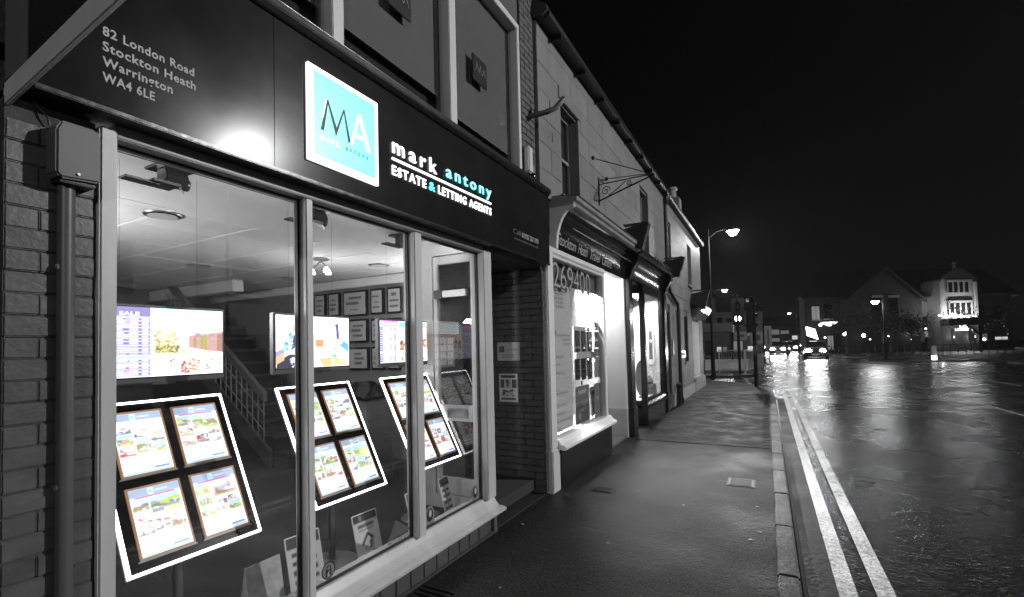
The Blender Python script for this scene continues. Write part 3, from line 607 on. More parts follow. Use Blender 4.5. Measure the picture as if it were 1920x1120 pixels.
def tv2():
    a = arr(190, 112, (1,.99,1)); rect(a, 0, 0, .02, 1, (.98,.98,1)); rect(a, .02, .04, .12, .16, (.78,.97,.95))
    rect(a, .12, 0, .135, .3, (.85,.6,.5)); rect(a, .17, 0, .20, .22, (.95,.80,.75)); rect(a, .21, .18, .30, .30, (.93,.72,.5), .05)
    poly_fill(a, [(.22,.38),(.48,.34),(.48,1),(.0,1),(.02,.86),(.16,.74)], (.06,.05,.12)); poly_fill(a, [(0,.76),(.10,.70),(.10,.84),(0,.92)], (.95,.6,.42)); poly_fill(a, [(0,.68),(.12,.6),(.1,.7),(0,.78)], (.5,.48,.62))
    blobs(a, .10, .36, .20, .66, 22, .022, [(.35,.65,.95),(.5,.75,1),(.2,.45,.8)]); blobs(a, .16, .50, .28, .72, 22, .024, [(1,1,1),(.92,.92,1),(.8,.85,1)]); blobs(a, .18, .78, .24, .98, 16, .015, [(.75,.75,1),(.95,.95,1)])
    rect(a, .48, 0, 1, 1, (1,1,1)); rect(a, .54, .2, .56, .45, (1,.72,.58)); rect(a, .51, .46, .62, .60, (.9,.5,.3), .06); rect(a, .52, .66, .64, .8, (1,.86,.74))
    poly_fill(a, [(.78,.15),(.84,.12),(.85,.45),(.81,.46),(.80,.2)], (.25,.22,.4), .12); poly_fill(a, [(.86,.58),(.92,.48),(.99,.55),(.99,.72)], (.2,.58,.85)); poly_fill(a, [(.84,.62),(.90,.66),(1,.74),(1,.98),(.82,.80)], (.82,.76,.92), .03)
    poly_fill(a, [(.56,.84),(.80,.80),(.97,.98),(.60,.99)], (.97,.68,.44), .02); blobs(a, .70, .60, .82, .75, 18, .012, [(1,.93,.97),(.55,.5,.65),(.4,.6,.55)]); blobs(a, .74, .76, .80, .82, 10, .014, [(.1,.55,.35),(.3,.75,.45)]); blobs(a, .74, .84, .77, .94, 8, .014, [(1,.95,.85)])
    return soft(a)
def tv3():
    a = arr(190, 112, (1,1,1)); list_col(a, 0.36, (.98,.55,.92), 16, 11, c0=(.40,.40,.50), pink=(0, 14)); rect(a, 0, 0, .08, .14, (.97,1,1)); rect(a, .02, .05, .06, .11, (.3,.85,.9)); rect(a, .10, .05, .32, .1, (1,.8,.97)); rect(a, 0, 0, .36, .02, (.9,.35,.85))
    rect(a, .38, .02, 1, .16, (.45,.93,.97)); rect(a, .38, .18, 1, .55, (1,.90,.85), .02); blobs(a, .40, .50, .60, .68, 26, .03, [(.8,.4,.2),(.95,.6,.35),(.35,.22,.18),(.55,.4,.35)]); blobs(a, .84, .36, .99, .6, 16, .03, [(.9,.65,.6),(.4,.35,.5),(.8,.45,.35),(1,.9,.9)])
    rect(a, .38, .72, 1, 1, (.97,.95,1)); blobs(a, .40, .8, .95, .98, 20, .025, [(1,.8,.7),(.85,.85,1),(.8,.5,.3),(1,1,1)]); rect(a, .975, .02, 1, .7, (.95,.6,.4))
    return soft(a)
SCREEN = vcol('screen_glow', 1.7)
def tv(y0, y1, art, label, blabel, head=None):
    t = thing('television', label, 'television', (TVX, (y0+y1)/2, 1.32), group='televisions hanging in the window')
    z0, z1 = 1.325, 1.682
    B(TVX-0.04, TVX-0.003, y0, y1, z0, z1).build('casing', SILVER, t, bevel=0.004)
    B(TVX-0.003, TVX-0.001, y0+0.008, y1-0.008, z0+0.026, z1-0.008).build('bezel', BLACK, t)
    raster('screen', wash(art, .18), SCREEN, t, (TVX+0.0005, y0+0.012, z0+0.030), (0, y1-y0-0.024, 0), (0, 0, z1-z0-0.042))
    B(TVX-0.02, TVX+0.004, (y0+y1)/2-0.05, (y0+y1)/2+0.05, z0-0.008, z0+0.001).build('lip', SILVER, t, bevel=0.003)
    for yy in (y0+0.12, y1-0.12): MB().tube([(TVX-0.03, yy, z1), (TVX-0.03, yy, 2.33)], 0.0006, 5).build('hanging_wire', DARK, t)
    if head: text_on('heading', head, mat('screen_white', 0.8, 0.5, emit=1, es=1.5), t, (TVX+0.0012, y0+0.03, z1-0.05), width=0.155, height=0.017, bold=0.03)
    yc = (y0+y1)/2+0.06
    b = thing('ceiling_bracket', blabel, 'bracket', (TVX-0.06, yc, 2.365), group='black ceiling brackets above the televisions')
    B(TVX-0.14, TVX+0.03, yc-0.08, yc+0.08, 2.352, 2.364).build('ceiling_plate', BLACK, b, bevel=0.003)
    MB().prism_y([(TVX-0.10, 2.352), (TVX-0.02, 2.352), (TVX+0.0, 2.31), (TVX-0.02, 2.285), (TVX-0.10, 2.285)], yc-0.045, yc+0.055).build('body', BLACK, b, bevel=0.005)
    MB().tube([(TVX-0.06, yc-0.03, 2.30), (TVX-0.06, yc+0.075, 2.30)], 0.03, 14).build('pivot', BLACK, b, smooth=True)
    B(TVX-0.12, TVX-0.005, yc-0.10, yc+0.02, 2.268, 2.282).build('arm_plate', DARK, b, bevel=0.003)
    B(TVX-0.10, TVX-0.03, yc-0.20, yc-0.06, 2.262, 2.272).build('tilt_plate', BLACK, b, bevel=0.002)
    MB().tube([(TVX-0.03, yc+0.02, 2.28), (TVX-0.01, yc+0.03, 2.24)], 0.004, 6).build('lever', STEEL, b)
tv(0.893, 1.458, tv1(), 'television with purple property list and house photo, leftmost screen', 'black ceiling bracket above the leftmost television', 'FOR SALE')
tv(1.735, 2.297, tv2(), 'television showing a living room with blue cushion, behind the first mullion', 'black ceiling bracket beside the first mullion')
tv(2.565, 3.130, tv3(), 'television with pink headed property list, behind the second mullion', 'black ceiling bracket behind the second mullion')
# tilted illuminated display stands
PAL = [[(.70,.86,1),(.86,.93,1),(.44,.60,.20),(.62,.74,.34),(.62,.40,.34),(.92,.88,.84),(.36,.36,.40),(.74,.66,.60)],
       [(1,1,1),(.95,.94,.92),(.80,.70,.60),(.60,.44,.32),(.88,.88,.92),(.42,.40,.46),(.93,.86,.78),(.72,.74,.80)],
       [(.92,.95,1),(.80,.84,.90),(.70,.22,.20),(.34,.36,.42),(.96,.93,.90),(.80,.82,.86),(.58,.50,.44),(1,1,1)],
       [(.62,.82,1),(.92,.96,1),(.60,.74,.22),(.80,.86,.50),(.88,.84,.80),(.50,.52,.58),(.76,.56,.46),(.30,.40,.24)]]
def photo_cell(a, r_, x0, y0, x1, y1):                 # a small property photograph: light top, mixed middle, ground tone
    h, w = a.shape[:2]; i0, i1, j0, j1 = int(x0*w), int(x1*w), int(y0*h), int(y1*h); p = PAL[r_.integers(4)]; H, W_ = j1-j0, i1-i0
    c = np.zeros((H, W_, 3)); t_ = np.linspace(0, 1, H)[:, None, None]; c[:] = np.array(p[0])*(1-t_)+np.array(p[1])*t_; g_ = r_.uniform(.6, .78)
    c[int(H*g_):] = p[r_.integers(2, 4)]; X, Y = np.meshgrid(np.arange(W_)/W_, np.arange(H)/H)
    for k in range(16):
        cx_, cy_ = r_.uniform(0, 1), r_.normal(g_-.12, .13); sx_, sy_ = r_.uniform(.04, .28), r_.uniform(.04, .2); m_ = (abs(X-cx_+(Y-cy_)*r_.uniform(-.5, .5)) < sx_) & (abs(Y-cy_) < sy_*(1-abs(X-cx_)*r_.uniform(0, 1.2))); c[m_] = p[r_.integers(1, 8)]
    for k in range(10): c[r_.integers(int(H*.3), H), r_.integers(0, W_)] = p[r_.integers(4, 8)]
    a[j0:j1, i0:i1] = c + r_.normal(0, .05, c.shape)
def sheet(seed):
    r_ = np.random.default_rng(seed); a = arr(64, 86, (.99,.99,1)); rect(a, 0, 0, 1, .13, (.62,.69,.79)); rect(a, .36, .03, .47, .125, (.88,.95,1)); rect(a, .385, .05, .445, .1, (.5,.85,.9)); rect(a, .50, .06, .76, .085, (.85,.9,.96))
    for c in [(.02,.17,.34,.34), (.36,.17,.98,.42), (.02,.355,.34,.53), (.36,.435,.66,.68), (.68,.435,.98,.55), (.02,.545,.34,.70), (.68,.565,.98,.70)]: photo_cell(a, r_, *c)
    for k in range(4): rect(a, .08, .745+k*.045, r_.uniform(.6, .92), .745+k*.045+.014, (.82,.84,.88))
    a[11:60] += r_.normal(0, .03, (49, 64, 3)); a = soft(a)
    a[11:60] = a[11:60]*.78+.22*np.array((.97,.98,1)); rect(a, .62, .93, .95, .955, (.55,.6,.7)); rect(a, 0, .975, 1, 1, (.70,.84,.98))
    if r_.random() < .4: rect(a, .1, .138, .9, .155, (.85,.45,.7))
    return a
SHEET = vcol('sheet_glow', 1.3); POCK = mat('pocket_edge', (0.42, 0.22, 0.10), 0.4, emit=(0.5, 0.26, 0.12), es=0.35); POCKG = mat('pocket_edge_grey', 0.35, 0.3)
def stand(y0, label, seed):
    W, L, tl_ = 0.545, 0.737, math.radians(27.2); Xb, zb = -2.2, 0.588
    ux = Vector((0, 1, 0)); uz = Vector((-math.sin(tl_), 0, math.cos(tl_))); nn = Vector((math.cos(tl_), 0, math.sin(tl_))); O = Vector((Xb, y0, zb))
    def P(a, b, c=0.0): return O + ux*a + uz*b + nn*c
    def slab(a0, a1, b0, b1, c0, c1): return MB().hexa([P(a0,b0,c0), P(a1,b0,c0), P(a1,b1,c0), P(a0,b1,c0), P(a0,b0,c1), P(a1,b0,c1), P(a1,b1,c1), P(a0,b1,c1)])
    t = thing('display_stand', label, 'display stand', (-2.38, y0+W/2, ROOMF), group='illuminated property display stands')
    pn = slab(0.006, W-0.006, 0.006, L-0.006, -0.012, 0.0).build('light_panel', ACRYL, t)
    slab(-0.004, W+0.004, -0.004, L+0.004, -0.020, -0.0125).build('back_plate', mat('clear_edge', 0.12, 0.2), t)
    e = 0.010
    for a in ((0, W, 0, e), (0, W, L-e, L), (0, e, e, L-e), (W-e, W, e, L-e)): slab(*a, -0.011, 0.003).build('lit_edge', LEDW, pn)
    sw_, sh_ = 0.207, 0.297
    for i in range(2):
        for j in range(2):
            a0 = (0.048, 0.293)[i]; b0 = (0.050, 0.392)[j]
            pk = slab(a0, a0+sw_, b0, b0+sh_, 0.001, 0.008).build('pocket', POCK, t, bevel=0.0015)
            slab(a0-0.006, a0+sw_+0.006, b0-0.006, b0+0.0, 0.0012, 0.006).build('pocket_lip', POCKG, pk)
            raster('property_sheet', sheet(seed*10+i*2+j), SHEET, pk, P(a0+0.009, b0+0.008, 0.0086), ux*(sw_-0.018), uz*(sh_-0.017))
    pc = Vector((Xb-0.20, y0+W/2, 0))
    MB().tube([(pc.x, pc.y, ROOMF+0.03), (pc.x, pc.y, 0.93)], 0.021, 14).build('pole', STEEL, t, smooth=True)
    MB().lathe((pc.x, pc.y, ROOMF), [(0.15, 0.0), (0.152, 0.014), (0.145, 0.02), (0.12, 0.024), (0.03, 0.032)], 32).build('base', mat('stand_base', 0.22, 0.4, metal=0.5), t, smooth=True)
    slab(W/2-0.06, W/2+0.06, L*0.4, L*0.6, -0.05, -0.0205).build('mounting_block', BLACK, t)
stand(0.921, 'tilted illuminated display with four property sheets, leftmost and largest in view', 3)
stand(1.785, 'tilted illuminated display with four property sheets behind the first mullion', 5)
stand(2.632, 'tilted illuminated display with four property sheets behind the second mullion', 8)
# leaflet holders on the window bed
LEAFP = vcol('leaflet_print', 0.0, 0.5)
def leaflet(y, x, w, h, rz, art, label, tilt=14):
    t = thing('leaflet_holder', label, 'leaflet', (x, y, ROOMF), rz, group='leaflet holders on the window bed')
    tt = math.radians(tilt); uz = Vector((-math.sin(tt), 0, math.cos(tt))); nn = Vector((math.cos(tt), 0, math.sin(tt)))
    def P(a, b, c=0.0): return Vector((0, a, 0.012)) + uz*b + nn*c
    MB().hexa([P(-w/2,0,-.004), P(w/2,0,-.004), P(w/2,h,-.004), P(-w/2,h,-.004), P(-w/2,0,0), P(w/2,0,0), P(w/2,h,0), P(-w/2,h,0)]).build('card', PAPER, t)
    raster('print', art, LEAFP, t, P(-w/2+.006, .006, .0008), Vector((0, w-.012, 0)), uz*(h-.012))
    MB().box(-0.10, 0.02, -w/2-.004, w/2+.004, 0.0, 0.005).build('foot', glass('clear_acrylic', 1.4, 0.9), t)
def house_art():
    a = arr(34, 48, (.9,.9,.9)); rect(a, 0, 0, 1, .16, (.25,.25,.25)); rect(a, .25, .03, .38, .14, (.6,.6,.6)); rect(a, .42, .06, .8, .11, (.42,.42,.42)); rect(a, .15, .22, .85, .28, (.45,.45,.45)); rect(a, .15, .32, .8, .335, (.5,.5,.5))
    poly_fill(a, [(.2,.6),(.5,.38),(.75,.52),(.72,.56),(.5,.44),(.25,.63)], (.2,.2,.2)); poly_fill(a, [(.3,.6),(.5,.45),(.7,.56),(.7,.75),(.45,.82),(.3,.72)], (.75,.75,.75)); rect(a, .55, .58, .62, .72, (.3,.3,.3)); rect(a, .66, .56, .69, .7, (.35,.35,.35))
    blobs(a, .2, .78, .75, .86, 12, .05, [(.3,.3,.3),(.45,.45,.45),(.55,.55,.55)]); rect(a, 0, .9, 1, .96, (.3,.3,.3)); rect(a, .1, .915, .9, .94, (.6,.6,.6)); return soft(a)
def text_art(seed, dark=True):
    r_ = np.random.default_rng(seed); a = arr(34, 48, (.88,.88,.88)); rect(a, 0, 0, 1, .2, (.28,.28,.28) if dark else (.5,.5,.5)); rect(a, .3, .06, .75, .1, (.5,.5,.5))
    for j in range(4): rect(a, .12, .28+j*.15, .12+.3, .30+j*.15+.05, (r_.uniform(.25,.45),)*3); rect(a, .58, .28+j*.15, .88, .30+j*.15+.05, (r_.uniform(.25,.45),)*3)
    rect(a, .46, .3, .54, .8, (.4,.4,.4)); return soft(a)
leaflet(2.155, -2.16, 0.19, 0.30, -0.05, house_art(), 'leaflet holder with a drawn house, standing upright in the second pane')
leaflet(1.74, -2.20, 0.20, 0.31, -0.12, text_art(1), 'leaflet holder half hidden behind the first mullion')
leaflet(2.62, -2.17, 0.15, 0.30, 0.05, text_art(2, False), 'pale leaflet holder half hidden behind the second mullion')
leaflet(3.00, -2.18, 0.14, 0.30, 0.10, text_art(3), 'leaflet holder with two columns of print near the entrance door')
t = thing('leaflet_holder', 'folded card lying in the first pane, cut by the bottom edge', 'leaflet', (-2.22, 1.47, ROOMF), group='leaflet holders on the window bed')
MB().hexa([(-2.26,1.38,.15),(-2.14,1.38,.15),(-2.14,1.56,.15),(-2.26,1.56,.15),(-2.20,1.38,.44),(-2.196,1.38,.44),(-2.196,1.56,.44),(-2.20,1.56,.44)]).build('card', mat('card_grey', 0.45, 0.5, var=0.5, scale=14), t)
# window stickers
def rot_text(name, s, m, par, y, z, w_, h, X=-1.981, bold=0.03): return text_on(name, s, m, par, (X, y, z), width=w_, height=h, bold=bold, depth=0.0006)
t = thing('window_sticker', 'round padlock sticker with a dark wording band at the bottom of the second pane', 'sticker', (-1.983, 1.66, 0.33))
pc = at(616, 1070, X=-1.982)
def disc(y, z, ry, rz_, X, n=28): return [(y+ry*math.cos(2*math.pi*k/n), z+rz_*math.sin(2*math.pi*k/n)) for k in range(n)]
MB().prism_x(disc(pc.y, pc.z, 0.041, 0.043, 0), -1.9835, -1.9825).build('disc_rim', mat('sticker_dark', 0.02, 0.5), t)
MB().prism_x(disc(pc.y, pc.z, 0.035, 0.037, 0), -1.9825, -1.9819).build('disc', mat('sticker_grey', 0.22, 0.5), t)
B(-1.982, -1.9812, pc.y-0.018, pc.y+0.018, pc.z-0.030, pc.z+0.004).build('padlock_body', MATS['sticker_dark'], t, bevel=0.0)
MB().tube([(-1.9812, pc.y+0.014*math.cos(a), pc.z+0.004+0.02*math.sin(a)) for a in np.linspace(0, math.pi, 10)], 0.0028, 5).build('padlock_shackle', MATS['sticker_dark'], t)
rot_text('pound_sign', '£', mat('sticker_pale', 0.5, 0.5), t, pc.y-0.009, pc.z-0.026, 0.018, 0.024, X=-1.9808)
B(-1.9835, -1.9825, pc.y-0.065, pc.y+0.075, pc.z-0.085, pc.z-0.050).build('wording_band', MATS['sticker_dark'], t)
rot_text('wording', 'SAFE', MATS['sticker_pale'], t, pc.y-0.060, pc.z-0.079, 0.05, 0.024)
rot_text('wording', 'AGENT', MATS['sticker_grey'], t, pc.y-0.004, pc.z-0.079, 0.072, 0.024)
def oval_sticker(x, y, label, word):
    p = at(x, y, X=-1.982); t = thing('window_sticker', label, 'sticker', (-1.983, p.y, p.z-0.06), group='oval stickers on the glass')
    B(-1.9836, -1.9828, p.y-0.045, p.y+0.045, p.z-0.085, p.z).build('backing', MATS['sticker_grey'], t)
    MB().prism_x(disc(p.y, p.z, 0.045, 0.055, 0), -1.9834, -1.9826).build('oval', MATS['sticker_grey'], t)
    MB().prism_x(disc(p.y, p.z-0.004, 0.033, 0.043, 0), -1.9826, -1.9818).build('emblem_ground', MATS['sticker_dark'], t)
    MB().prism_x(disc(p.y+0.004, p.z+0.005, 0.013, 0.025, 0), -1.9818, -1.9812).build('emblem', MATS['sticker_pale'], t)
    rot_text('wording', word, MATS['sticker_dark'], t, p.y-0.038, p.z-0.080, 0.076, 0.022, X=-1.9826)
oval_sticker(806, 965, 'oval sticker on the glass beside the second mullion', 'NAEA'); oval_sticker(891, 922, 'oval sticker on the glass by the right window jamb', 'ARLA')
t = tag(text_on('window_wording', 'Property', mat('vinyl_window', 0.3, 0.6), None, (-1.9825, 1.335, 0.315), ux=(0, 1, 0), width=0.165, height=0.036, bold=0.02, depth=0.0006), 'grey word Property on the glass, bottom of the first pane', 'lettering')
o_ = at(748, 985, X=-1.9825); t = thing('window_sticker', 'triangular sticker with faded wording at the bottom of the second pane', 'sticker', (-1.983, 2.2, 0.3))
MB().prism_x([(2.10, 0.335), (2.30, 0.345), (2.17, 0.44)], -1.9835, -1.9828).build('triangle', mat('sticker_mid', 0.1, 0.6), t)
rot_text('wording', 'PROTECTED', MATS['sticker_grey'], t, 2.10, 0.307, 0.2, 0.022, X=-1.9828)
# framed certificates on the side wall
FRM = mat('picture_frame_black', 0.012, 0.3)
def cert(x0, x1, y0, y1, label, seed):
    a, b = at(x0, y0, Y=4.345), at(x1, y1, Y=4.345); X0, X1, Z1, Z0 = a.x, b.x, a.z, b.z
    Z1 = min(Z1, 2.25); t = thing('picture_frame', label, 'picture', ((X0+X1)/2, 4.34, Z0), group='framed certificates on the side wall')
    B(X0, X1, 4.325, 4.358, Z0, Z1).build('frame', FRM, t, bevel=0.004)
    e = 0.024; B(X0+e, X1-e, 4.3225, 4.326, Z0+e, Z1-e).build('print', mat('certificate_paper', 0.36, 0.5), t)
    r_ = random.Random(seed)
    for j in range(3):
        z = Z0+e+(Z1-Z0-2*e)*(0.2+0.25*j); w_ = (X1-X0-2*e); B(X0+e+w_*r_.uniform(.08, .3), X1-e-w_*r_.uniform(.1, .35), 4.3205, 4.3227, z, z+(Z1-Z0)*r_.uniform(.03, .14)).build('print_block', mat('certificate_ink', 0.13, 0.6), t)
rows = [(548+7, 605, [(591,612),(617,639),(645,690),(696,721),(727,755)]), (600, 642, [(655,691),(697,721),(728,754)]), (652, 694, [(655,693),(698,722),(728,752)])]
names = [['leftmost of the top row', 'second of the top row', 'wide, in the middle of the top row', 'fourth of the top row', 'last of the top row'], ['wide, first in the middle row', 'second in the middle row', 'last in the middle row'], ['wide, first in the bottom row', 'second in the bottom row', 'last in the bottom row']]
for r_, (yt, yb, xs) in enumerate(rows):
    for q, (x0, x1) in enumerate(xs):
        d = (690-yt)/1380.0
        yt_ = yt - (x0-645)*d*0.6 if r_ == 0 else yt - (x0-655)*0.04
        cert(x0, x1, yt_ if r_ else 548-(x0-645)*0.1, (592-(x0-645)*0.06) if r_ == 0 else yb-(x0-655)*0.01, 'black framed certificate, ' + names[r_][q], r_*10+q)
# staircase behind
st = thing('staircase', 'dark carpeted staircase with pale handrail and thin balusters inside the shop', 'staircase', (-5.2, 3.9, ROOMF))
for i in range(12):
    x = -4.75-0.235*i; z = ROOMF+0.17*(i+1)
    B(x-0.25, x, 3.47, 4.34, ROOMF, z).build('step', CARPET, st)
    B(x-0.02, x+0.012, 3.47, 4.33, z-0.03, z+0.003).build('nosing', mat('nosing', 0.06, 0.4), st)
hr = Vector((-5.05, 3.42, 0.95)); sl = Vector((-0.235, 0, 0.17))
MB().hexa([hr+Vector((0,-.025,-.05)), hr+Vector((0,.025,-.05)), hr+sl*9+Vector((0,.025,-.05)), hr+sl*9+Vector((0,-.025,-.05)), hr+Vector((0,-.025,.05)), hr+Vector((0,.025,.05)), hr+sl*9+Vector((0,.025,.05)), hr+sl*9+Vector((0,-.025,.05))]).build('handrail', mat('rail_wood', 0.1, 0.45), st)
MB().hexa([hr+Vector((.1,-.02,-.80)), hr+Vector((.1,.02,-.80)), hr+sl*9+Vector((0,.02,-.75)), hr+sl*9+Vector((0,-.02,-.75)), hr+Vector((.1,-.02,-.60)), hr+Vector((.1,.02,-.60)), hr+sl*9+Vector((0,.02,-.55)), hr+sl*9+Vector((0,-.02,-.55))]).build('string_board', mat('string_board', 0.06, 0.5), st)
for i in range(20):
    p = hr + sl*(0.1+i*0.44); MB().tube([(p.x, 3.42, p.z-0.62), (p.x, 3.42, p.z-0.05)], 0.007, 6).build('baluster', mat('rail_metal', 0.16, 0.4), st)
for f_ in (0.2, 0.4): 
    MB().tube([hr+Vector((0,0,-f_)), hr+sl*9+Vector((0,0,-f_))], 0.006, 6).build('guard_bar', MATS['rail_metal'], st)
# counter and dark display unit near the back
t = thing('counter_terminal', 'dark sloping screen on a grey pedestal inside, between the displays', 'terminal', (-3.6, 3.5, ROOMF))
pa = at(690, 770, X=-3.5); B(pa.x-0.12, pa.x+0.12, pa.y-0.12, pa.y+0.22, ROOMF, 0.98).build('pedestal', mat('pedestal_grey', 0.2, 0.5), t, bevel=0.01)
MB().hexa([(pa.x-.2,pa.y-.2,1.0),(pa.x+.14,pa.y-.2,.985),(pa.x+.14,pa.y+.3,.985),(pa.x-.2,pa.y+.3,1.0),(pa.x-.25,pa.y-.2,1.13),(pa.x+.14,pa.y-.2,1.0),(pa.x+.14,pa.y+.3,1.0),(pa.x-.25,pa.y+.3,1.13)]).build('sloping_screen', BLACKG, t)
# plaques on the porch wall
t = thing('wall_plaque', 'engraved metal name plate on the dark porch brickwork', 'plaque', (-2.32, 4.22, 1.31))
B(-2.449, -2.19, 4.218, 4.232, 1.312, 1.50).build('plate', mat('plaque_metal', 0.5, 0.4, var=0.1, scale=20), t, bevel=0.002)
B(-2.425, -2.365, 4.2165, 4.2185, 1.40, 1.46).build('emblem', mat('plaque_ink', 0.12, 0.5), t)
text_on('wording', 'mark antony', MATS['plaque_ink'], t, (-2.355, 4.2175, 1.415), ux=(1,0,0), width=0.14, height=0.026)
for k in range(3): B(-2.40, -2.24, 4.2168, 4.2182, 1.345+k*0.014, 1.349+k*0.014).build('fine_print_line', MATS['plaque_ink'], t)
for x_ in (-2.442, -2.198):
    for z_ in (1.32, 1.492): MB().tube([(x_, 4.219, z_), (x_, 4.214, z_)], 0.004, 8).build('screw', STEEL, t)
t = thing('notice_poster', 'weathered paper notice in a plastic sleeve on the porch brickwork', 'poster', (-2.33, 4.22, 0.89))
B(-2.440, -2.218, 4.222, 4.232, 0.892, 1.185).build('sleeve', mat('sleeve', 0.3, 0.15), t)
na = arr(40, 52, (.86,.86,.86)); rect(na, .08, .05, .92, .15, (.3,.3,.3)); rect(na, .05, .2, .28, .5, (.38,.38,.38), .1); rect(na, .34, .18, .64, .5, (.7,.7,.7)); blobs(na, .4, .25, .6, .45, 8, .06, [(.3,.3,.3),(.5,.5,.5)]); rect(na, .7, .2, .95, .5, (.35,.35,.35), .12); blobs(na, .1, .58, .9, .82, 30, .06, [(.45,.45,.45),(.65,.65,.65),(.35,.35,.35),(.75,.75,.75)]); rect(na, .08, .88, .92, .95, (.4,.4,.4))
raster('print', soft(na), vcol('notice_print', 0.0, 0.25), t, (-2.432, 4.2215, 0.90), (0.206, 0, 0), (0, 0, 0.277))
# alarm box and overflow pipe on the upper pier
t = thing('alarm_box', 'white alarm box with dark louvres at the right end of the fascia', 'alarm', (-1.93, 4.0, 3.07))
B(-1.96, -1.90, 3.955, 4.035, 3.09, 3.34).build('casing', WHITE, t, bevel=0.012)
B(-1.955, -1.905, 4.035, 4.075, 3.10, 3.33).build('louvre_side', mat('louvre_grey', 0.25, 0.5), t, bevel=0.006)
for k in range(6): B(-1.9045, -1.9015, 4.04, 4.07, 3.19+k*0.02, 3.20+k*0.02).build('louvre', BLACK, t)
MB().lathe((-1.93, 4.06, 3.045), [(0.012, 0), (0.032, 0.012), (0.038, 0.04), (0.03, 0.06)], 16).build('lamp_dome', BLACKG, t, smooth=True)
t = thing('overflow_pipe', 'grey cranked overflow pipe sticking out beside the upper windows', 'pipe', (-1.95, 4.1, 3.68))
MB().tube([(-1.99, 4.1, 3.69), (-1.80, 4.13, 3.70), (-1.72, 4.18, 3.74), (-1.66, 4.26, 3.86)], 0.026, 12).build('tube', PIPE, t, smooth=True)

# ================================================================== TRAVEL SHOP BUILDING AND THE TERRACE BEYOND
def ashlar(par, y0, y1, z0, z1, holes, bw=0.62, bh=0.272, X=-1.952, dy=0.0):
    """painted stone blocks in courses, leaving the openings free"""
    cache = {}; r = 0; z = z0
    while z < z1-0.05:
        h = min(bh, z1-z); y = y0 - (bw/2 if r % 2 else 0) - dy
        while y < y1:
            segs = [(max(y, y0), min(y+bw, y1))]
            for (a, b, c, d) in holes:
                if z+h > c+0.03 and z < d-0.03:
                    ns = []
                    for s0, s1 in segs:
                        if s1 <= a or s0 >= b: ns.append((s0, s1))
                        else:
                            if s0 < a: ns.append((s0, a))
                            if s1 > b: ns.append((b, s1))
                    segs = ns
            for s0, s1 in segs:
                if s1-s0 < 0.04: continue
                key = (round(s1-s0, 2), round(h, 3))
                if key not in cache: cache[key] = brick_mesh('stone_block', 0.03, key[0]-0.0035, h-0.0035, STONE, 0.002)
                piece('stone_block', cache[key], par, (X + random.uniform(-.0015, .0015), (s0+s1)/2, z+h/2))
            y += bw
        z += bh; r += 1
def sash(par, y0, y1, z0, z1, sill=True):
    w = part('upper_sash_window', par)
    B(-2.14, -2.10, y0, y1, z0, z1).build('dark_room', DARKW, w)
    B(-2.10, -1.968, y1, y1+0.02, z0, z1).build('reveal', STONE, w); B(-2.10, -1.968, y0-0.02, y0, z0, z1).build('reveal', STONE, w)
    B(-2.10, -1.968, y0-0.02, y1+0.02, z1, z1+0.02).build('head', STONE, w)
    e = 0.04
    fm = mat('sash_paint', 0.2, 0.5, var=0.2, scale=9)
    for a in ((y0, y0+e, z0, z1), (y1-e, y1, z0, z1), (y0+e, y1-e, z0, z0+e), (y0+e, y1-e, z1-e, z1), (y0+e, y1-e, (z0+z1)/2-.02, (z0+z1)/2+.02)):
        B(-2.085, -2.055, *a).build('sash_bar', fm, w, bevel=0.003)
    B(-2.072, -2.068, y0+e, y1-e, z0+e, z1-e).build('pane', GLASS, w)
    if sill: B(-2.10, -1.90, y0-0.06, y1+0.06, z0-0.07, z0).build('sill', STONE, w, bevel=0.006)
tb = thing('travel_shop_building', 'pale painted stone building holding the travel shop and the black shopfront', 'building', (-1.95, 7.5, 0))
H1 = [(4.86, 5.42, 3.12, 4.18), (8.62, 9.25, 3.12, 4.3)]
# core walls, set behind the blocks, with openings left as separate boxes
def core(par, y0, y1, z0, z1, holes, name='wall_core'):
    ys = sorted({y0, y1, *[h[0]-.02 for h in holes], *[h[1]+.02 for h in holes]})
    m_ = MB()
    for a, b in zip(ys, ys[1:]):
        cut = [h for h in holes if h[0]-.02 <= a+1e-6 and h[1]+.02 >= b-1e-6]
        if not cut: m_.box(-2.3, -1.968, a, b, z0, z1)
        else:
            h = cut[0]; m_.box(-2.3, -1.968, a, b, z0, h[2]); m_.box(-2.3, -1.968, a, b, h[3]+.02, z1)
    return m_.build(name, STONE_B, par)
wl = core(tb, 4.26, 10.9, 2.62, 4.75, H1)
ashlar(wl, 4.262, 10.9, 2.98, 4.74, H1)
for h in H1: sash(tb, *h)
B(-1.975, -1.935, 4.262, 10.9, 4.60, 4.745).build('eaves_band', STONE, tb, bevel=0.004)
B(-1.99, -1.925, 4.80, 5.48, 4.20, 4.34).build('lintel', STONE, tb, bevel=0.006)
B(-1.99, -1.945, 4.62, 4.80, 2.95, 3.16).build('weathered_patch', mat('flaking_paint', 0.26, 0.8, var=0.6, scale=16, bump=0.8, bscale=30), tb)
MB().prism_y([(-1.80, 4.80), (-1.86, 4.75), (-2.0, 4.76), (-5.2, 7.2), (-8.4, 4.8), (-8.4, 4.86), (-5.2, 7.3), (-1.82, 4.86)], 4.24, 10.9).build('roof', SLATE, tb)
MB().tube([(-1.84, 4.28, 4.79), (-1.84, 10.92, 4.79)], 0.05, 10).build('gutter', BLACK, tb)
for k in range(9): B(-1.93, -1.80, 4.6+k*0.75, 4.62+k*0.75, 4.70, 4.76).build('gutter_bracket', BLACK, tb)
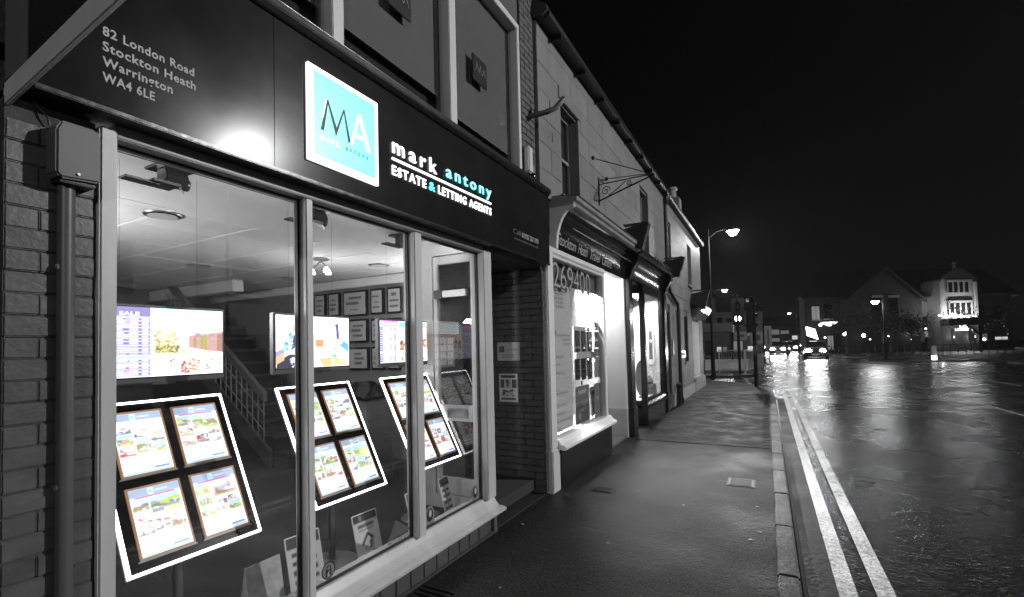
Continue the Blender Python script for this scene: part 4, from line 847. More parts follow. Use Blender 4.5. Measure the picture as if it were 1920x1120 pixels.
for yy, zz in ((4.55, 3.95), (4.6, 3.62), (4.9, 2.99), (5.75, 3.1)):
    B(-1.937, -1.934, yy, yy+0.012, zz, zz+0.10).build('crack', mat('crack', 0.03, 0.9), tb)
# white pilasters and travel shop window
sf = part('travel_shopfront', tb)
B(-2.0, -1.90, 4.30, 4.455, 0.42, 2.47).build('pilaster', SHOPW, sf, bevel=0.012)
B(-2.0, -1.885, 4.285, 4.47, 0.0, 0.42).build('pilaster_base', SHOPW, sf, bevel=0.01)
B(-2.0, -1.905, 4.455, 6.24, 2.405, 2.47).build('head_moulding', SHOPW, sf, bevel=0.01)
B(-2.0, -1.92, 4.455, 6.24, 2.37, 2.405).build('head_bead', SHOPW, sf, bevel=0.006)
B(-2.0, -1.915, 6.15, 6.24, 0.5, 2.37).build('window_post', SHOPW, sf, bevel=0.008)
B(-2.0, -1.95, 4.455, 4.485, 0.5, 2.37).build('window_stop', SHOPW, sf, bevel=0.004)
MB().prism_y([(-2.05, 0.405), (-1.825, 0.395), (-1.815, 0.43), (-1.87, 0.455), (-1.9, 0.5), (-2.05, 0.505)], 4.46, 6.30).build('sill', mat('sill_white', 0.82, 0.3, var=0.08, scale=6), sf, bevel=0.005)
B(-2.25, -1.878, 4.475, 6.26, 0.0, 0.395).build('granite_riser', GRANITE, sf, bevel=0.015)
B(-1.968, -1.962, 4.485, 6.15, 0.505, 2.37).build('pane', GLASS, sf)
B(-2.75, -2.05, 4.5, 6.24, 0.40, 0.50).build('window_bed', SHOPW, sf)
B(-2.80, -2.75, 4.47, 6.3, 0.40, 2.5).build('window_back', mat('display_white', 0.7, 0.6), sf)
B(-2.75, -2.0, 4.45, 4.50, 0.40, 2.5).build('window_side', MATS['display_white'], sf); B(-2.75, -2.0, 6.24, 6.29, 0.0, 2.5).build('window_side', SHOPW, sf)
B(-2.75, -2.0, 4.5, 6.24, 2.42, 2.5).build('window_ceiling', MATS['display_white'], sf)
B(-2.03, -2.022, 4.50, 6.238, 2.135, 2.405).build('pelmet', mat('pelmet_grey', 0.17, 0.7), sf)
t = thing('strip_light', 'lit tube light hidden behind the pelmet of the travel shop window', 'light', (-2.3, 5.4, 2.4))
MB().tube([(-2.35, 4.65, 2.39), (-2.35, 6.1, 2.39)], 0.02, 10).build('tube', mat('tube_light', 0.8, 0.5, emit=1, es=3), t)
area_light('tube_glow', (-2.32, 5.4, 2.36), (0, math.radians(-44), 0), 0.2, 1.5, 300, t, math.radians(110))
# big number on the glass
t = thing('window_number', 'large outlined number 269400 across the top of the travel shop window', 'lettering', (-1.96, 5.15, 2.05))
for q, c in enumerate('269400'):
    y0 = 4.585 + 0.203*q; z0 = 2.08
    text_on('digit_outline', c, mat('number_outline', 0.02, 0.5), t, (-1.9605, y0-0.008, z0-0.008), width=0.179, height=0.299, bold=0.014, depth=0.0008)
    text_on('digit', c, mat('number_face', 0.33, 0.5), t, (-1.9592, y0, z0), width=0.165, height=0.285, bold=-0.012, depth=0.0008)
# posters in the travel window
t = thing('banner_poster', 'tall pale poster with lines of print at the left of the travel window', 'poster', (-2.01, 4.85, 0.55))
pa = arr(40, 100, (.9,.9,.9))
for k in range(5): rect(pa, .28+rng.uniform(-.06,.06), .03+k*.028, .70+rng.uniform(-.06,.06), .04+k*.028, (.55,.55,.55))
poly_fill(pa, [(.05,.34),(.12,.22),(.18,.30),(.3,.33),(.3,.345),(.05,.345)], (.5,.5,.5))
for k, (y_, x0, x1) in enumerate([(.345,.3,.95),(.375,.55,.95),(.405,.6,.95),(.49,.08,.6),(.545,.08,.45),(.6,.06,.65),(.66,.06,.12),(.71,.06,.25),(.745,.06,.75),(.80,.06,.12),(.825,.06,.72),(.885,.06,.65),(.93,.06,.95),(.98,.06,.4)]): rect(pa, x0, y_, x1, y_+.009, (.62,.62,.62), .03)
raster('print', soft(pa), vcol('poster_print', 0.0, 0.6), t, (-2.005, 4.56, 0.53), (0, 0.60, 0), (0, 0, 1.58))
B(-2.010, -2.006, 4.557, 5.163, 0.527, 2.113).build('sheet', PAPER, t)
t = thing('brochure_rack', 'white rack with six dark brochures hanging in the travel window', 'rack', (-2.08, 5.6, 0.5))
def bq(x0, y0, x1, y1, X):
    a, b = at(x0, y0, X=X), at(x1, y1, X=X); return a.y, b.y, min(a.z, b.z), max(a.z, b.z)
XR = -2.07
y0, y1, z0, z1 = bq(1076, 612, 1113, 712, XR); B(XR-0.02, XR-0.01, y0, y1, z0+.06, z1).build('back_board', mat('display_white'), t)
for r_, (ya, yb) in enumerate(((620, 660), (672, 712))):
    for q in range(3):
        xa = 1079+q*11.5; y0, y1, z0, z1 = bq(xa, ya+q*0.4, xa+8.5, yb-q*1.0, XR); B(XR-0.008, XR+0.004, y0, y1, z0, z1).build('brochure', mat('brochure_dark', 0.006, 0.5, var=0.5, scale=6), t)
y0, y1, z0, z1 = bq(1076, 662, 1114, 670, XR); B(XR-0.01, XR+0.03, y0, y1, z0, z1).build('shelf', MATS['display_white'], t)
MB().tube([(XR-0.03, (y0+y1)/2-0.05, 0.5), (XR-0.03, (y0+y1)/2-0.05, 1.0)], 0.012, 8).build('post', DARK, t)
t = thing('landscape_poster', 'grey poster with a hill picture low in the travel window', 'poster', (-2.05, 5.6, 0.5))
y0, y1, z0, z1 = bq(1078, 727, 1106, 788, -2.045); la = arr(30, 40, (.5,.5,.5)); rect(la, .2, .1, .8, .2, (.8,.8,.8)); poly_fill(la, [(0,.5),(.3,.4),(.6,.55),(1,.42),(1,1),(0,1)], (.36,.36,.36), .05); blobs(la, .2, .55, .8, .9, 20, .07, [(.55,.55,.55),(.3,.3,.3),(.7,.7,.7)])
raster('print', soft(la), MATS['poster_print'], t, (-2.0435, y0, z0), (0, y1-y0, 0), (0, 0, z1-z0)); B(-2.05, -2.0445, y0-.005, y1+.005, z0-.005, z1+.005).build('sheet', PAPER, t)
t = thing('offer_card', 'folded white offer card beside the hill poster in the travel window', 'card', (-2.04, 5.9, 0.5))
y0, y1, z0, z1 = bq(1108, 727, 1120, 778, -2.03); MB().slab((-2.03, y0, z0), (-2.03, y1, z0+.05), (-2.05, y1, z1), (-2.05, y0, z1), (-0.004, 0, 0)).build('sheet', mat('display_white'), t); B(-2.047, -2.028, y0, y1, z1-.09, z1-.04).build('print_band', mat('certificate_ink'), t)
t = thing('poster_column', 'narrow column of small dark and pale posters at the right of the travel window', 'poster', (-2.0, 6.05, 0.6))
for q, (ya, yb, c) in enumerate(((604, 620, .04), (622, 652, .1), (654, 668, .25), (670, 706, .35), (720, 782, .3))):
    y0, y1, z0, z1 = bq(1114, ya, 1127, yb, -2.0); B(-2.004, -1.998, y0, y1, z0, z1).build('poster', mat('poster_tone_%d' % q, c, 0.5, var=0.5, scale=18), t)
# doorway between the two shopfronts
dw = part('doorway', tb)
B(-3.0, -1.955, 7.33, 7.40, 0.45, 2.52).build('white_side_wall', SHOPW, dw); B(-3.0, -1.95, 7.318, 7.40, 0.0, 0.45).build('side_wall_plinth', mat('plinth_grey', 0.4, 0.6, var=0.15, scale=5), dw)
B(-3.1, -3.0, 6.24, 7.4, 0.0, 2.6).build('back', SHOPW, dw); B(-3.0, -2.985, 6.45, 7.2, 0.05, 2.1).build('door', mat('door_dark', 0.05, 0.4), dw)
B(-3.0, -1.96, 6.24, 7.4, 2.50, 2.56).build('ceiling_panel', SHOPW, dw); B(-3.0, -1.97, 6.29, 7.32, 0.0, 0.03).build('step', mat('doorstep', 0.12, 0.5, var=0.2), dw)
MB().lathe((-2.5, 6.9, 2.47), [(0.05, 0.0), (0.07, 0.015), (0.07, 0.03)], 16).build('ceiling_lamp', mat('porch_lamp', 0.8, 0.5, emit=1, es=8), dw)
point_light('porch_lamp_glow', (-2.4, 6.75, 2.36), 60, 0.05, parent=dw)
# cove fascia of the travel shop and the black shopfront beyond
def cove(X0, X1, z0, z1, n=10, conv=0.0):
    return [(X0 + (X1-X0)*(1-math.cos(t_*math.pi/2)), z0 + (z1-z0)*math.sin(t_*math.pi/2)) for t_ in np.linspace(0, 1, n)]
ts = thing('shop_sign', 'black curved fascia with pale slanting script above the travel shop window', 'sign', (-1.9, 6.0, 2.47))
cv = cove(-1.945, -1.745, 2.475, 2.88)
MB().prism_y([(-2.02, 2.475)] + cv + [(-2.02, 2.88)], 4.60, 7.50).build('cove_panel', GLOSSB, ts, smooth=True)
MB().prism_y([(-2.02, 2.472)] + [(x+0.045, z-0.003) for x, z in cv] + [(-1.69, 2.9), (-2.02, 2.9)], 4.545, 4.60).build('end_cap', SHOPW, ts, bevel=0.004)
MB().prism_y([(-2.0, 2.88), (-1.74, 2.88), (-1.70, 2.90), (-1.695, 2.93), (-1.665, 2.945), (-1.66, 2.985), (-2.0, 3.03)], 4.55, 7.45).build('cornice', mat('cornice_grey', 0.2, 0.6, var=0.35, scale=9, bump=0.4, bscale=25), ts, bevel=0.004)
MB().prism_y([(-1.95, 3.025), (-1.67, 2.988), (-1.655, 2.992), (-1.655, 3.004), (-1.95, 3.045)], 4.6, 7.40).build('lead_flashing', mat('lead', 0.03, 0.55, var=0.4, scale=14, bump=0.8, bscale=12), ts)
MB().tube([(-1.845, 4.9, 2.745), (-1.845, 7.45, 2.745)], 0.008, 8).build('cove_highlight', mat('bright_bead'), ts)  # bright rod standing in for the highlight along the curved black fascia
GOLD = mat('sign_script', 0.36, 0.4)
def on_cove(s, y0, wd):                                 # lettering bent onto the lower half of the cove
    vs, fs = text_mb(s, wd, 0.125, 0.0, 0.0, 0.95, 0.18); m_ = MB(); pts = []
    for a, b, c in vs:
        z = 2.545 + b*1.0; f_ = min(0.999, max(0.0, (z-2.475)/0.405)); th = math.asin(f_); x = -1.945 + 0.2*(1-math.cos(th)); pts.append((x+0.003, y0+a, z))
    m_.add(pts, fs); return m_.build('lettering', GOLD, ts)
on_cove('Stockton', 4.66, 0.56); on_cove('Heath', 5.30, 0.33); on_cove('Travel', 5.73, 0.39); on_cove('Centre', 6.22, 0.44)
bs = thing('black_shopfront', 'glossy black bay shopfront with bright white interior, second shop along', 'shopfront', (-1.95, 9.0, 0))
cv2 = cove(-1.93, -1.74, 2.52, 2.86)
MB().prism_y([(-2.02, 2.52)] + cv2 + [(-2.02, 2.86)], 7.66, 10.5).build('cove_panel', GLOSSB, bs, smooth=True)
MB().prism_y([(-2.0, 2.86), (-1.73, 2.86), (-1.68, 2.88), (-1.67, 2.94), (-1.70, 2.97), (-2.0, 3.0)], 7.47, 10.65).build('cornice', GLOSSB, bs, bevel=0.006)
for k in range(9): MB().lathe((-1.69, 8.55+k*0.24, 2.955), [(0.028, 0), (0.02, 0.02), (0.004, 0.03)], 10).build('cornice_bead', mat('wet_gloss', 0.05, 0.08, coat=1), bs)
for y0, y1 in ((7.40, 7.66), (10.28, 10.55)):
    B(-2.02, -1.885, y0, y1, 0.45, 2.50).build('pilaster', GLOSSB, bs, bevel=0.012); B(-2.02, -1.865, y0-.015, y1+.015, 0.0, 0.45).build('pilaster_base', GLOSSB, bs, bevel=0.012)
    MB().prism_y([(-2.0, 2.5), (-1.87, 2.5), (-1.83, 2.62), (-1.74, 2.75), (-1.72, 2.90), (-2.0, 2.90)], y0+.02, y1-.02).build('console', GLOSSB, bs, bevel=0.01)
B(-2.5, -1.92, 8.52, 10.28, 2.36, 2.52).build('head_beam', GLOSSB, bs, bevel=0.008)
B(-2.0, -1.905, 8.50, 8.60, 0.40, 2.36).build('corner_post', GLOSSB, bs, bevel=0.012)
B(-2.0, -1.92, 10.18, 10.28, 0.44, 2.36).build('post', GLOSSB, bs, bevel=0.01)
MB().prism_y([(-2.0, 0.30), (-1.875, 0.30), (-1.86, 0.335), (-1.885, 0.37), (-1.90, 0.42), (-1.93, 0.455), (-2.0, 0.46)], 8.47, 10.30).build('sill', GLOSSB, bs, bevel=0.006)
B(-2.55, -1.90, 8.52, 10.26, 0.0, 0.30).build('riser', GLOSSB, bs, bevel=0.01); B(-2.55, -1.99, 8.48, 8.54, 0.36, 0.44).build('side_sill', GLOSSB, bs, bevel=0.006)
B(-1.962, -1.957, 8.60, 10.18, 0.46, 2.36).build('pane', GLASS, bs); B(-2.5, -2.0, 8.535, 8.54, 0.44, 2.36).build('side_pane', GLASS, bs)
B(-2.85, -1.97, 8.55, 10.28, 0.36, 0.44).build('window_bed', MATS['display_white'], bs); B(-2.90, -2.85, 8.5, 10.32, 0.3, 2.5).build('window_back', MATS['display_white'], bs); B(-2.85, -2.0, 10.29, 10.33, 0.3, 2.4).build('window_side', MATS['display_white'], bs)
B(-2.85, -1.97, 8.55, 10.28, 2.44, 2.5).build('window_ceiling', MATS['display_white'], bs)
B(-2.56, -2.5, 8.5, 8.56, 0.3, 2.5).build('inner_post', GLOSSB, bs); B(-3.1, -2.86, 7.66, 8.56, 0.0, 2.55).build('doorway_back', mat('door_dark'), bs); B(-2.9, -1.96, 7.66, 8.52, 2.52, 2.56).build('doorway_ceiling', SHOPW, bs)
for k in range(3): MB().lathe((-2.35, 8.8+k*0.55, 2.36), [(0.03, 0.0), (0.045, 0.02), (0.03, 0.075)], 12).build('spotlight', mat('spot_glow', 0.8, 0.5, emit=1, es=10), bs)
area_light('window_spots', (-2.3, 9.4, 2.34), (0, math.radians(-22), 0), 0.4, 1.4, 210, bs)
t = thing('framed_print', 'white framed tall print on the wall of the bright black shopfront window', 'picture', (-2.1, 10.28, 1.0))
pa_, pb_ = at(1212, 612, Y=10.27), at(1228, 684, Y=10.27); B(pa_.x, pb_.x, 10.262, 10.288, pb_.z, pa_.z).build('frame', mat('frame_bright', 0.85, 0.4), t, bevel=0.004); dx_ = (pb_.x-pa_.x)
B(pa_.x+dx_*.28, pb_.x-dx_*.24, 10.258, 10.263, pb_.z+.12, pa_.z-.10).build('print', mat('print_grey', 0.14, 0.6, var=0.5, scale=14), t)
t = thing('gift_box', 'grey patterned box with small ornaments in the bright shopfront window', 'box', (-2.15, 9.75, 0.44))
B(-2.26, -2.03, 9.62, 9.95, 0.44, 0.64).build('box', mat('box_grey', 0.2, 0.6, var=0.3, scale=20), t, bevel=0.01)
for k in range(4): B(-2.25+k*.06, -2.225+k*.06, 9.614, 9.621, 0.47, 0.58).build('stripe', mat('stripe_dark', 0.06, 0.6), t)
t = thing('ornament', 'small round ornament on the grey patterned box', 'ornament', (-2.13, 9.78, 0.64)); MB().lathe((-2.13, 9.78, 0.64), [(0.04, 0), (0.08, 0.05), (0.06, 0.11), (0.025, 0.14), (0.035, 0.17)], 14).build('body', mat('ornament_grey', 0.12, 0.4), t, smooth=True)
t = thing('oval_plate', 'pale oval plate standing on edge in the bright shopfront window', 'plate', (-2.2, 9.0, 0.44))
MB().prism_y([(-2.12+0.10*math.cos(2*math.pi*k/28), 0.80+0.34*math.sin(2*math.pi*k/28)) for k in range(28)], 9.0, 9.02).build('plate', mat('plate_pale', 0.36, 0.4), t, bevel=0.004); B(-2.17, -2.07, 8.98, 9.06, 0.44, 0.47).build('stand', mat('plate_pale'), t)
# second part of the terrace
th = thing('terrace_house', 'pale painted stone house at the end of the row with a downpipe', 'building', (-1.95, 14, 0))
H2 = [(10.98, 11.66, 3.12, 4.25), (14.3, 15.05, 3.15, 4.3)]; HG = [(10.72, 11.22, 0.03, 2.15), (13.25, 13.95, 0.95, 2.15), (14.85, 16.2, 0.45, 2.1)]
w2 = core(th, 10.9, 17.3, 2.62, 4.75, H2); ashlar(w2, 10.902, 17.3, 2.66, 4.74, H2, dy=0.2)
w3 = core(th, 10.56, 17.3, 0.0, 2.62, HG); ashlar(w3, 10.562, 17.3, 0.32, 2.62, HG, bw=0.6, bh=0.288)
for h in H2: sash(th, *h)
B(-1.99, -1.90, 11.25, 14.8, 0.0, 0.30).build('plinth', mat('plinth_stone', 0.25, 0.5, var=0.25, scale=6), th, bevel=0.012); B(-1.99, -1.885, 14.8, 17.28, 0.0, 0.36).build('plinth', MATS['plinth_stone'], th, bevel=0.012); B(-1.99, -1.905, 10.56, 10.69, 0.0, 0.30).build('plinth', MATS['plinth_stone'], th, bevel=0.012)
B(-2.28, -2.2, 10.72, 11.22, 0.03, 2.15).build('door', mat('door_grey', 0.1, 0.4, var=0.1), th); B(-2.205, -2.19, 10.8, 11.14, 1.2, 1.95).build('door_panel', mat('door_dark'), th); B(-2.2, -1.95, 10.7, 11.24, 0.0, 0.05).build('doorstep', mat('doorstep'), th)
B(-2.3, -2.12, 13.25, 13.95, 0.95, 2.15).build('window_room', DARKW, th); B(-2.11, -2.106, 13.25, 13.95, 0.95, 2.15).build('window_pane', GLASS, th); B(-2.1, -1.91, 13.2, 14.0, 0.88, 0.95).build('window_sill', STONE, th, bevel=0.006)
B(-2.25, -2.18, 14.85, 16.2, 0.45, 2.1).build('lit_shop_room', mat('lit_room', 0.5, 0.7, var=0.6, scale=7, emit=0.9, es=0.9), th); B(-2.0, -1.995, 14.85, 16.2, 0.45, 2.1).build('shop_pane', GLASS, th)
for yy in (14.85, 15.5, 16.16): B(-2.02, -1.93, yy, yy+0.05, 0.45, 2.1).build('shop_window_post', SHOPW, th, bevel=0.004)
B(-2.05, -1.85, 14.8, 16.3, 0.38, 0.45).build('shop_sill', mat('wet_white_sill', 0.6, 0.15), th, bevel=0.006)
MB().prism_y([(-2.0, 2.15), (-1.88, 2.18), (-1.68, 2.36), (-1.60, 2.55), (-2.0, 2.62)], 14.75, 17.1).build('shop_hood', mat('hood_gloss', 0.12, 0.14, bump=0.3, bscale=8), th, bevel=0.01)
MB().prism_y([(-1.80, 4.80), (-1.86, 4.75), (-2.0, 4.76), (-5.2, 7.2), (-8.4, 4.8), (-8.4, 4.86), (-5.2, 7.3), (-1.82, 4.86)], 10.9, 17.36).build('roof', SLATE, th)
B(-8.3, -2.3, 17.15, 17.29, 0, 4.8).build('gable_wall', mat('gable_wall', 0.12, 0.8, var=0.2), th); MB().prism_y([(-8.3, 4.8), (-2.0, 4.8), (-5.2, 7.15)], 17.15, 17.29).build('gable_top', MATS['gable_wall'], th)
MB().tube([(-1.84, 10.95, 4.79), (-1.84, 17.36, 4.79)], 0.05, 10).build('gutter', BLACK, th)
ch = B(-3.3, -2.5, 17.0, 17.5, 4.9, 6.5).build('chimney', mat('chimney_brick', 0.08, 0.8, var=0.3, scale=9), th, bevel=0.01); MB().lathe((-2.75, 17.25, 6.5), [(0.14, 0), (0.12, 0.3), (0.17, 0.34), (0.17, 0.4)], 14).build('chimney_pot', mat('pot_clay', 0.2, 0.7), ch)
B(-1.99, -1.925, 10.56, 17.28, 2.62, 2.70).build('string_course', STONE, th, bevel=0.008)
t = thing('downpipe', 'black rainwater downpipe from the gutter beside the second upper window', 'pipe', (-1.9, 10.9, 3.0)); MB().tube([(-1.9, 10.9, 3.0), (-1.9, 10.9, 4.65), (-1.85, 10.9, 4.76)], 0.04, 10).build('tube', BLACK, t, smooth=True); MB().lathe((-1.88, 10.9, 4.55), [(0.05, 0), (0.08, 0.1), (0.08, 0.16)], 10).build('hopper', BLACK, t)
t = thing('downpipe', 'black downpipe with a slanting top on the lower wall past the black shopfront', 'pipe', (-1.88, 12.05, 0)); MB().tube([(-1.88, 12.05, 0.05), (-1.88, 12.05, 2.25), (-1.87, 11.9, 2.38), (-1.86, 10.9, 2.60), (-1.86, 10.75, 2.70)], 0.045, 10).build('tube', BLACK, t, smooth=True); B(-1.95, -1.82, 11.99, 12.11, 0.0, 0.14).build('shoe', BLACK, t, bevel=0.01)
t = thing('bollard_post', 'short black post against the wall beside the slanting downpipe', 'post', (-1.84, 11.5, 0)); MB().lathe((-1.84, 11.5, 0), [(0.05, 0), (0.05, 0.42), (0.065, 0.44), (0.065, 0.5), (0.03, 0.52)], 14).build('shaft', BLACK, t, smooth=True)
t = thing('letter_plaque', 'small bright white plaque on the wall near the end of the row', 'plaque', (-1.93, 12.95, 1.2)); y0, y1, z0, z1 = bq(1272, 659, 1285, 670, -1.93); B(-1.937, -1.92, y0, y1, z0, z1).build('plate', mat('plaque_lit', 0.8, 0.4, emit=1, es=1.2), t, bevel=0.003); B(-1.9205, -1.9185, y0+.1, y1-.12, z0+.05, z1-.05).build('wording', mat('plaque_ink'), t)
t = thing('wall_notice', 'dark notice board on the stone wall before the downpipe', 'notice', (-1.93, 11.45, 1.15)); B(-1.937, -1.915, 11.32, 11.6, 1.15, 1.55).build('board', mat('notice_dark', 0.04, 0.4), t, bevel=0.004)
# dark projecting sign boxes along the row
def sign_box(Y, z, w_, h, label):
    t = thing('projecting_sign', label, 'sign', (-1.75, Y, z), group='dark projecting sign boxes along the row')
    MB().hexa([(-1.90, Y, z+h*.28), (-1.90+w_*.72, Y, z), (-1.90+w_*.72, Y+.16, z), (-1.90, Y+.16, z+h*.28), (-1.90, Y, z+h*.84), (-1.90+w_, Y, z+h), (-1.90+w_, Y+.16, z+h), (-1.90, Y+.16, z+h*.84)]).build('box', mat('sign_box_black', 0.012, 0.4), t, bevel=0.01)
    B(-1.95, -1.86, Y+.04, Y+.12, z+h*.1, z+h*.6).build('wall_arm', BLACK, t); B(-1.99, -1.935, Y-.02, Y+.18, z+h*.05, z+h*.7).build('wall_plate', BLACK, t)
    B(-1.87, -1.90+w_*.9, Y+.02, Y+.14, z+h*.985, z+h*1.03).build('lid', MATS['sign_box_black'], t)
sign_box(7.1, 2.86, 0.42, 0.40, 'black wedge shaped sign box above the end of the travel fascia'); sign_box(10.3, 2.82, 0.46, 0.42, 'black wedge shaped sign box above the end of the black shopfront'); sign_box(14.5, 2.40, 0.5, 0.55, 'black wedge shaped sign box above the last lit shop window')
# wrought iron sign bracket
t = thing('sign_bracket', 'wrought iron scroll bracket on the upper wall with two stays', 'bracket', (-1.93, 6.17, 3.4))
B(-1.945, -1.925, 6.15, 6.19, 3.34, 3.72).build('wall_plate', DARK, t, bevel=0.003)
MB().tube([(-1.925, 6.17, 3.40), (-1.2, 6.17, 3.62)], 0.011, 8).build('lower_arm', DARK, t); MB().tube([(-1.925, 6.17, 3.62), (-1.2, 6.17, 3.63)], 0.008, 8).build('upper_arm', DARK, t)
def spiral(cx, cz, r0, turns, d=1): return [(cx + r0*(1-k/40)*math.cos(d*k/40*turns*2*math.pi), 6.17, cz + r0*(1-k/40)*math.sin(d*k/40*turns*2*math.pi)) for k in range(36)]
for cx, cz, r0, d in ((-1.84, 3.52, 0.065, 1), (-1.52, 3.575, 0.04, -1), (-1.89, 3.66, 0.03, 1)): MB().tube(spiral(cx, cz, r0, 1.8, d), 0.006, 6).build('scroll', DARK, t)
MB().tube([(-1.80, 6.17, 3.455), (-1.68, 6.17, 3.52), (-1.56, 6.17, 3.61)], 0.006, 6).build('curl', DARK, t)
for a in ((-1.93, 5.92, 3.90), (-1.93, 6.5, 3.80)): MB().tube([a, (-1.25, 6.17, 3.64)], 0.006, 6).build('stay', DARK, t); MB().lathe((a[0]+.01, a[1], a[2]-.02), [(0.02, 0), (0.024, .02), (0.015, .04)], 10).build('stay_rose', DARK, t)

# ================================================================== STREET FURNITURE
POLE = mat('painted_pole', 0.006, 0.75, spec=0.15); LAMPB = mat('lamp_body', 0.05, 0.4)
def street_lamp(base, h, arm, dirn, label, power, es=30.0, rad=0.11, cast=True):
    bx, by = base; t = thing('street_lamp', label, 'street lamp', (bx, by, 0.0), group='street lamps'); d = Vector((*dirn, 0)).normalized()
    MB().tube([(bx, by, -0.12), (bx, by, 1.1), (bx, by, 1.12), (bx, by, h*0.75), (bx, by, h+0.25)], [0.085, 0.085, 0.055, 0.045, 0.035], 10).build('post', POLE, t, smooth=True)
    B(bx-0.09, bx+0.09, by-0.09, by+0.09, -0.12, 0.12).build('base', POLE, t, bevel=0.01)
    e = Vector((bx, by, h+0.1)) + d*arm
    MB().tube([(bx, by, h-0.15), Vector((bx, by, h+0.12))+d*arm*0.35, e+Vector((0, 0, 0.12)), e+Vector((0, 0, 0.08))], 0.022, 8).build('arm', POLE, t, smooth=True)
    MB().lathe(e, [(0.03, 0.14), (0.07, 0.10), (0.10, 0.06), (0.2, 0.0), (0.26, -0.025), (0.25, -0.032)], 18).build('hood', LAMPB, t, smooth=True)
    MB().lathe(e, [(0.25, -0.032), (0.24, -0.06), (0.17, -0.10), (0.15, -0.19), (0.08, -0.23), (0.01, -0.24)], 18).build('lens', mat('lamp_lens_%g' % es, 0.8, 0.4, emit=1, es=es), t, smooth=True)
    if cast: point_light('lamp_glow', e+Vector((0, 0, -0.36)), power, rad, parent=t)
    return t
street_lamp((-2.12, 22.3), 6.15, 0.98, (1, 0.05), 'lit street lamp nearest the end of the shop row', 900)
street_lamp((-4.25, 47), 6.1, 1.0, (1, 0), 'lit street lamp second along the left side of the street', 700)
street_lamp((-3.9, 77), 6.1, 1.1, (1, 0), 'small distant lit street lamp above the traffic signals', 400)
street_lamp((4.6, 95), 6.1, 1.1, (-1, 0), 'small distant lit street lamp over the oncoming cars', 400)
p = at(1645, 665, w=34); street_lamp((p.x+0.5, p.y+0.2), 4.05, 0.5, (-1, -0.3), 'brightest street lamp standing before the public house', 260, 90, 0.14)
p = at(1887, 578, w=60); street_lamp((p.x, p.y), p.z-0.1, 0.6, (-1, 0), 'faint street lamp at the right edge of the photo', 300, 12)
# lamps on the opposite pavement; the nearer one lights the shopfronts
street_lamp((12.7, 9.9), 8.55, 0.7, (-1, 0), 'street lamp on the opposite pavement outside the photo', 7000, 20, 0.12)
street_lamp((12.7, -17), 8.55, 0.7, (-1, 0), 'added street lamp behind the viewer, brightening the projecting sign', 3000, 20, 0.12)  # added fill from behind, lifts the projecting sign's rail
# traffic signals
def signal(base, h, head_z, rz, label, lit=True, yoff=0.0):
    t = thing('traffic_signal', label, 'traffic signal', (base[0], base[1], 0.0), rz, group='traffic signals')
    MB().tube([(0, 0, -0.1), (0, 0, h)], 0.057, 12).build('post', POLE, t, smooth=True); MB().lathe((0, 0, h), [(0.06, 0), (0.05, 0.04), (0.01, 0.05)], 12).build('cap', POLE, t)
    B(-0.26, 0.26, 0.17, 0.185, head_z-0.22, head_z+0.98).build('backing_board', BLACK, t, bevel=0.004)
    hd = B(-0.16, 0.16, 0.0, 0.17, head_z-0.12, head_z+0.86).build('head', BLACK, t, bevel=0.015)
    for k in range(3):
        z = head_z+0.06+k*0.30
        m_ = MB()
        n_ = 14; vs = []
        for q in range(n_+1):
            a = math.pi*q/n_; vs += [(0.115*math.cos(a), 0.0, z+0.115*math.sin(a)), (0.115*math.cos(a), -0.09, z+0.02+0.12*math.sin(a))]
        m_.add(vs, [(2*q, 2*q+1, 2*q+3, 2*q+2) for q in range(n_)]); m_.build('visor', BLACK, hd)
        on = lit and k == 0
        m_ = MB(); c_ = [(0.125*math.cos(2*math.pi*q/20), -0.02, z+0.125*math.sin(2*math.pi*q/20)) for q in range(20)]; m_.add(c_, [tuple(range(20))]); m_.build('lens', mat('signal_on', 0.8, 0.4, emit=1, es=25) if on else mat('signal_off', 0.02, 0.25), hd)
    for z in (head_z+0.1, head_z+0.65): B(-0.03, 0.03, 0.05, 0.3, z, z+0.04).build('clamp', POLE, t)
    return t
s1 = signal((-1.12, 23.3), 3.5, 2.42, math.radians(-3), 'traffic signal facing the viewer with its lowest light shining white')
s2 = signal((-0.36, 17.1), 2.85, 1.85, math.radians(82), 'unlit dark traffic signal on the nearest pole at the kerb corner', lit=False)
p = thing('push_button_box', 'small dark box on the nearest signal pole', 'box', (-0.36, 17.1, 1.0)); B(-0.42, -0.30, 16.96, 17.04, 1.0, 1.3).build('box', mat('notice_dark'), p, bevel=0.01)
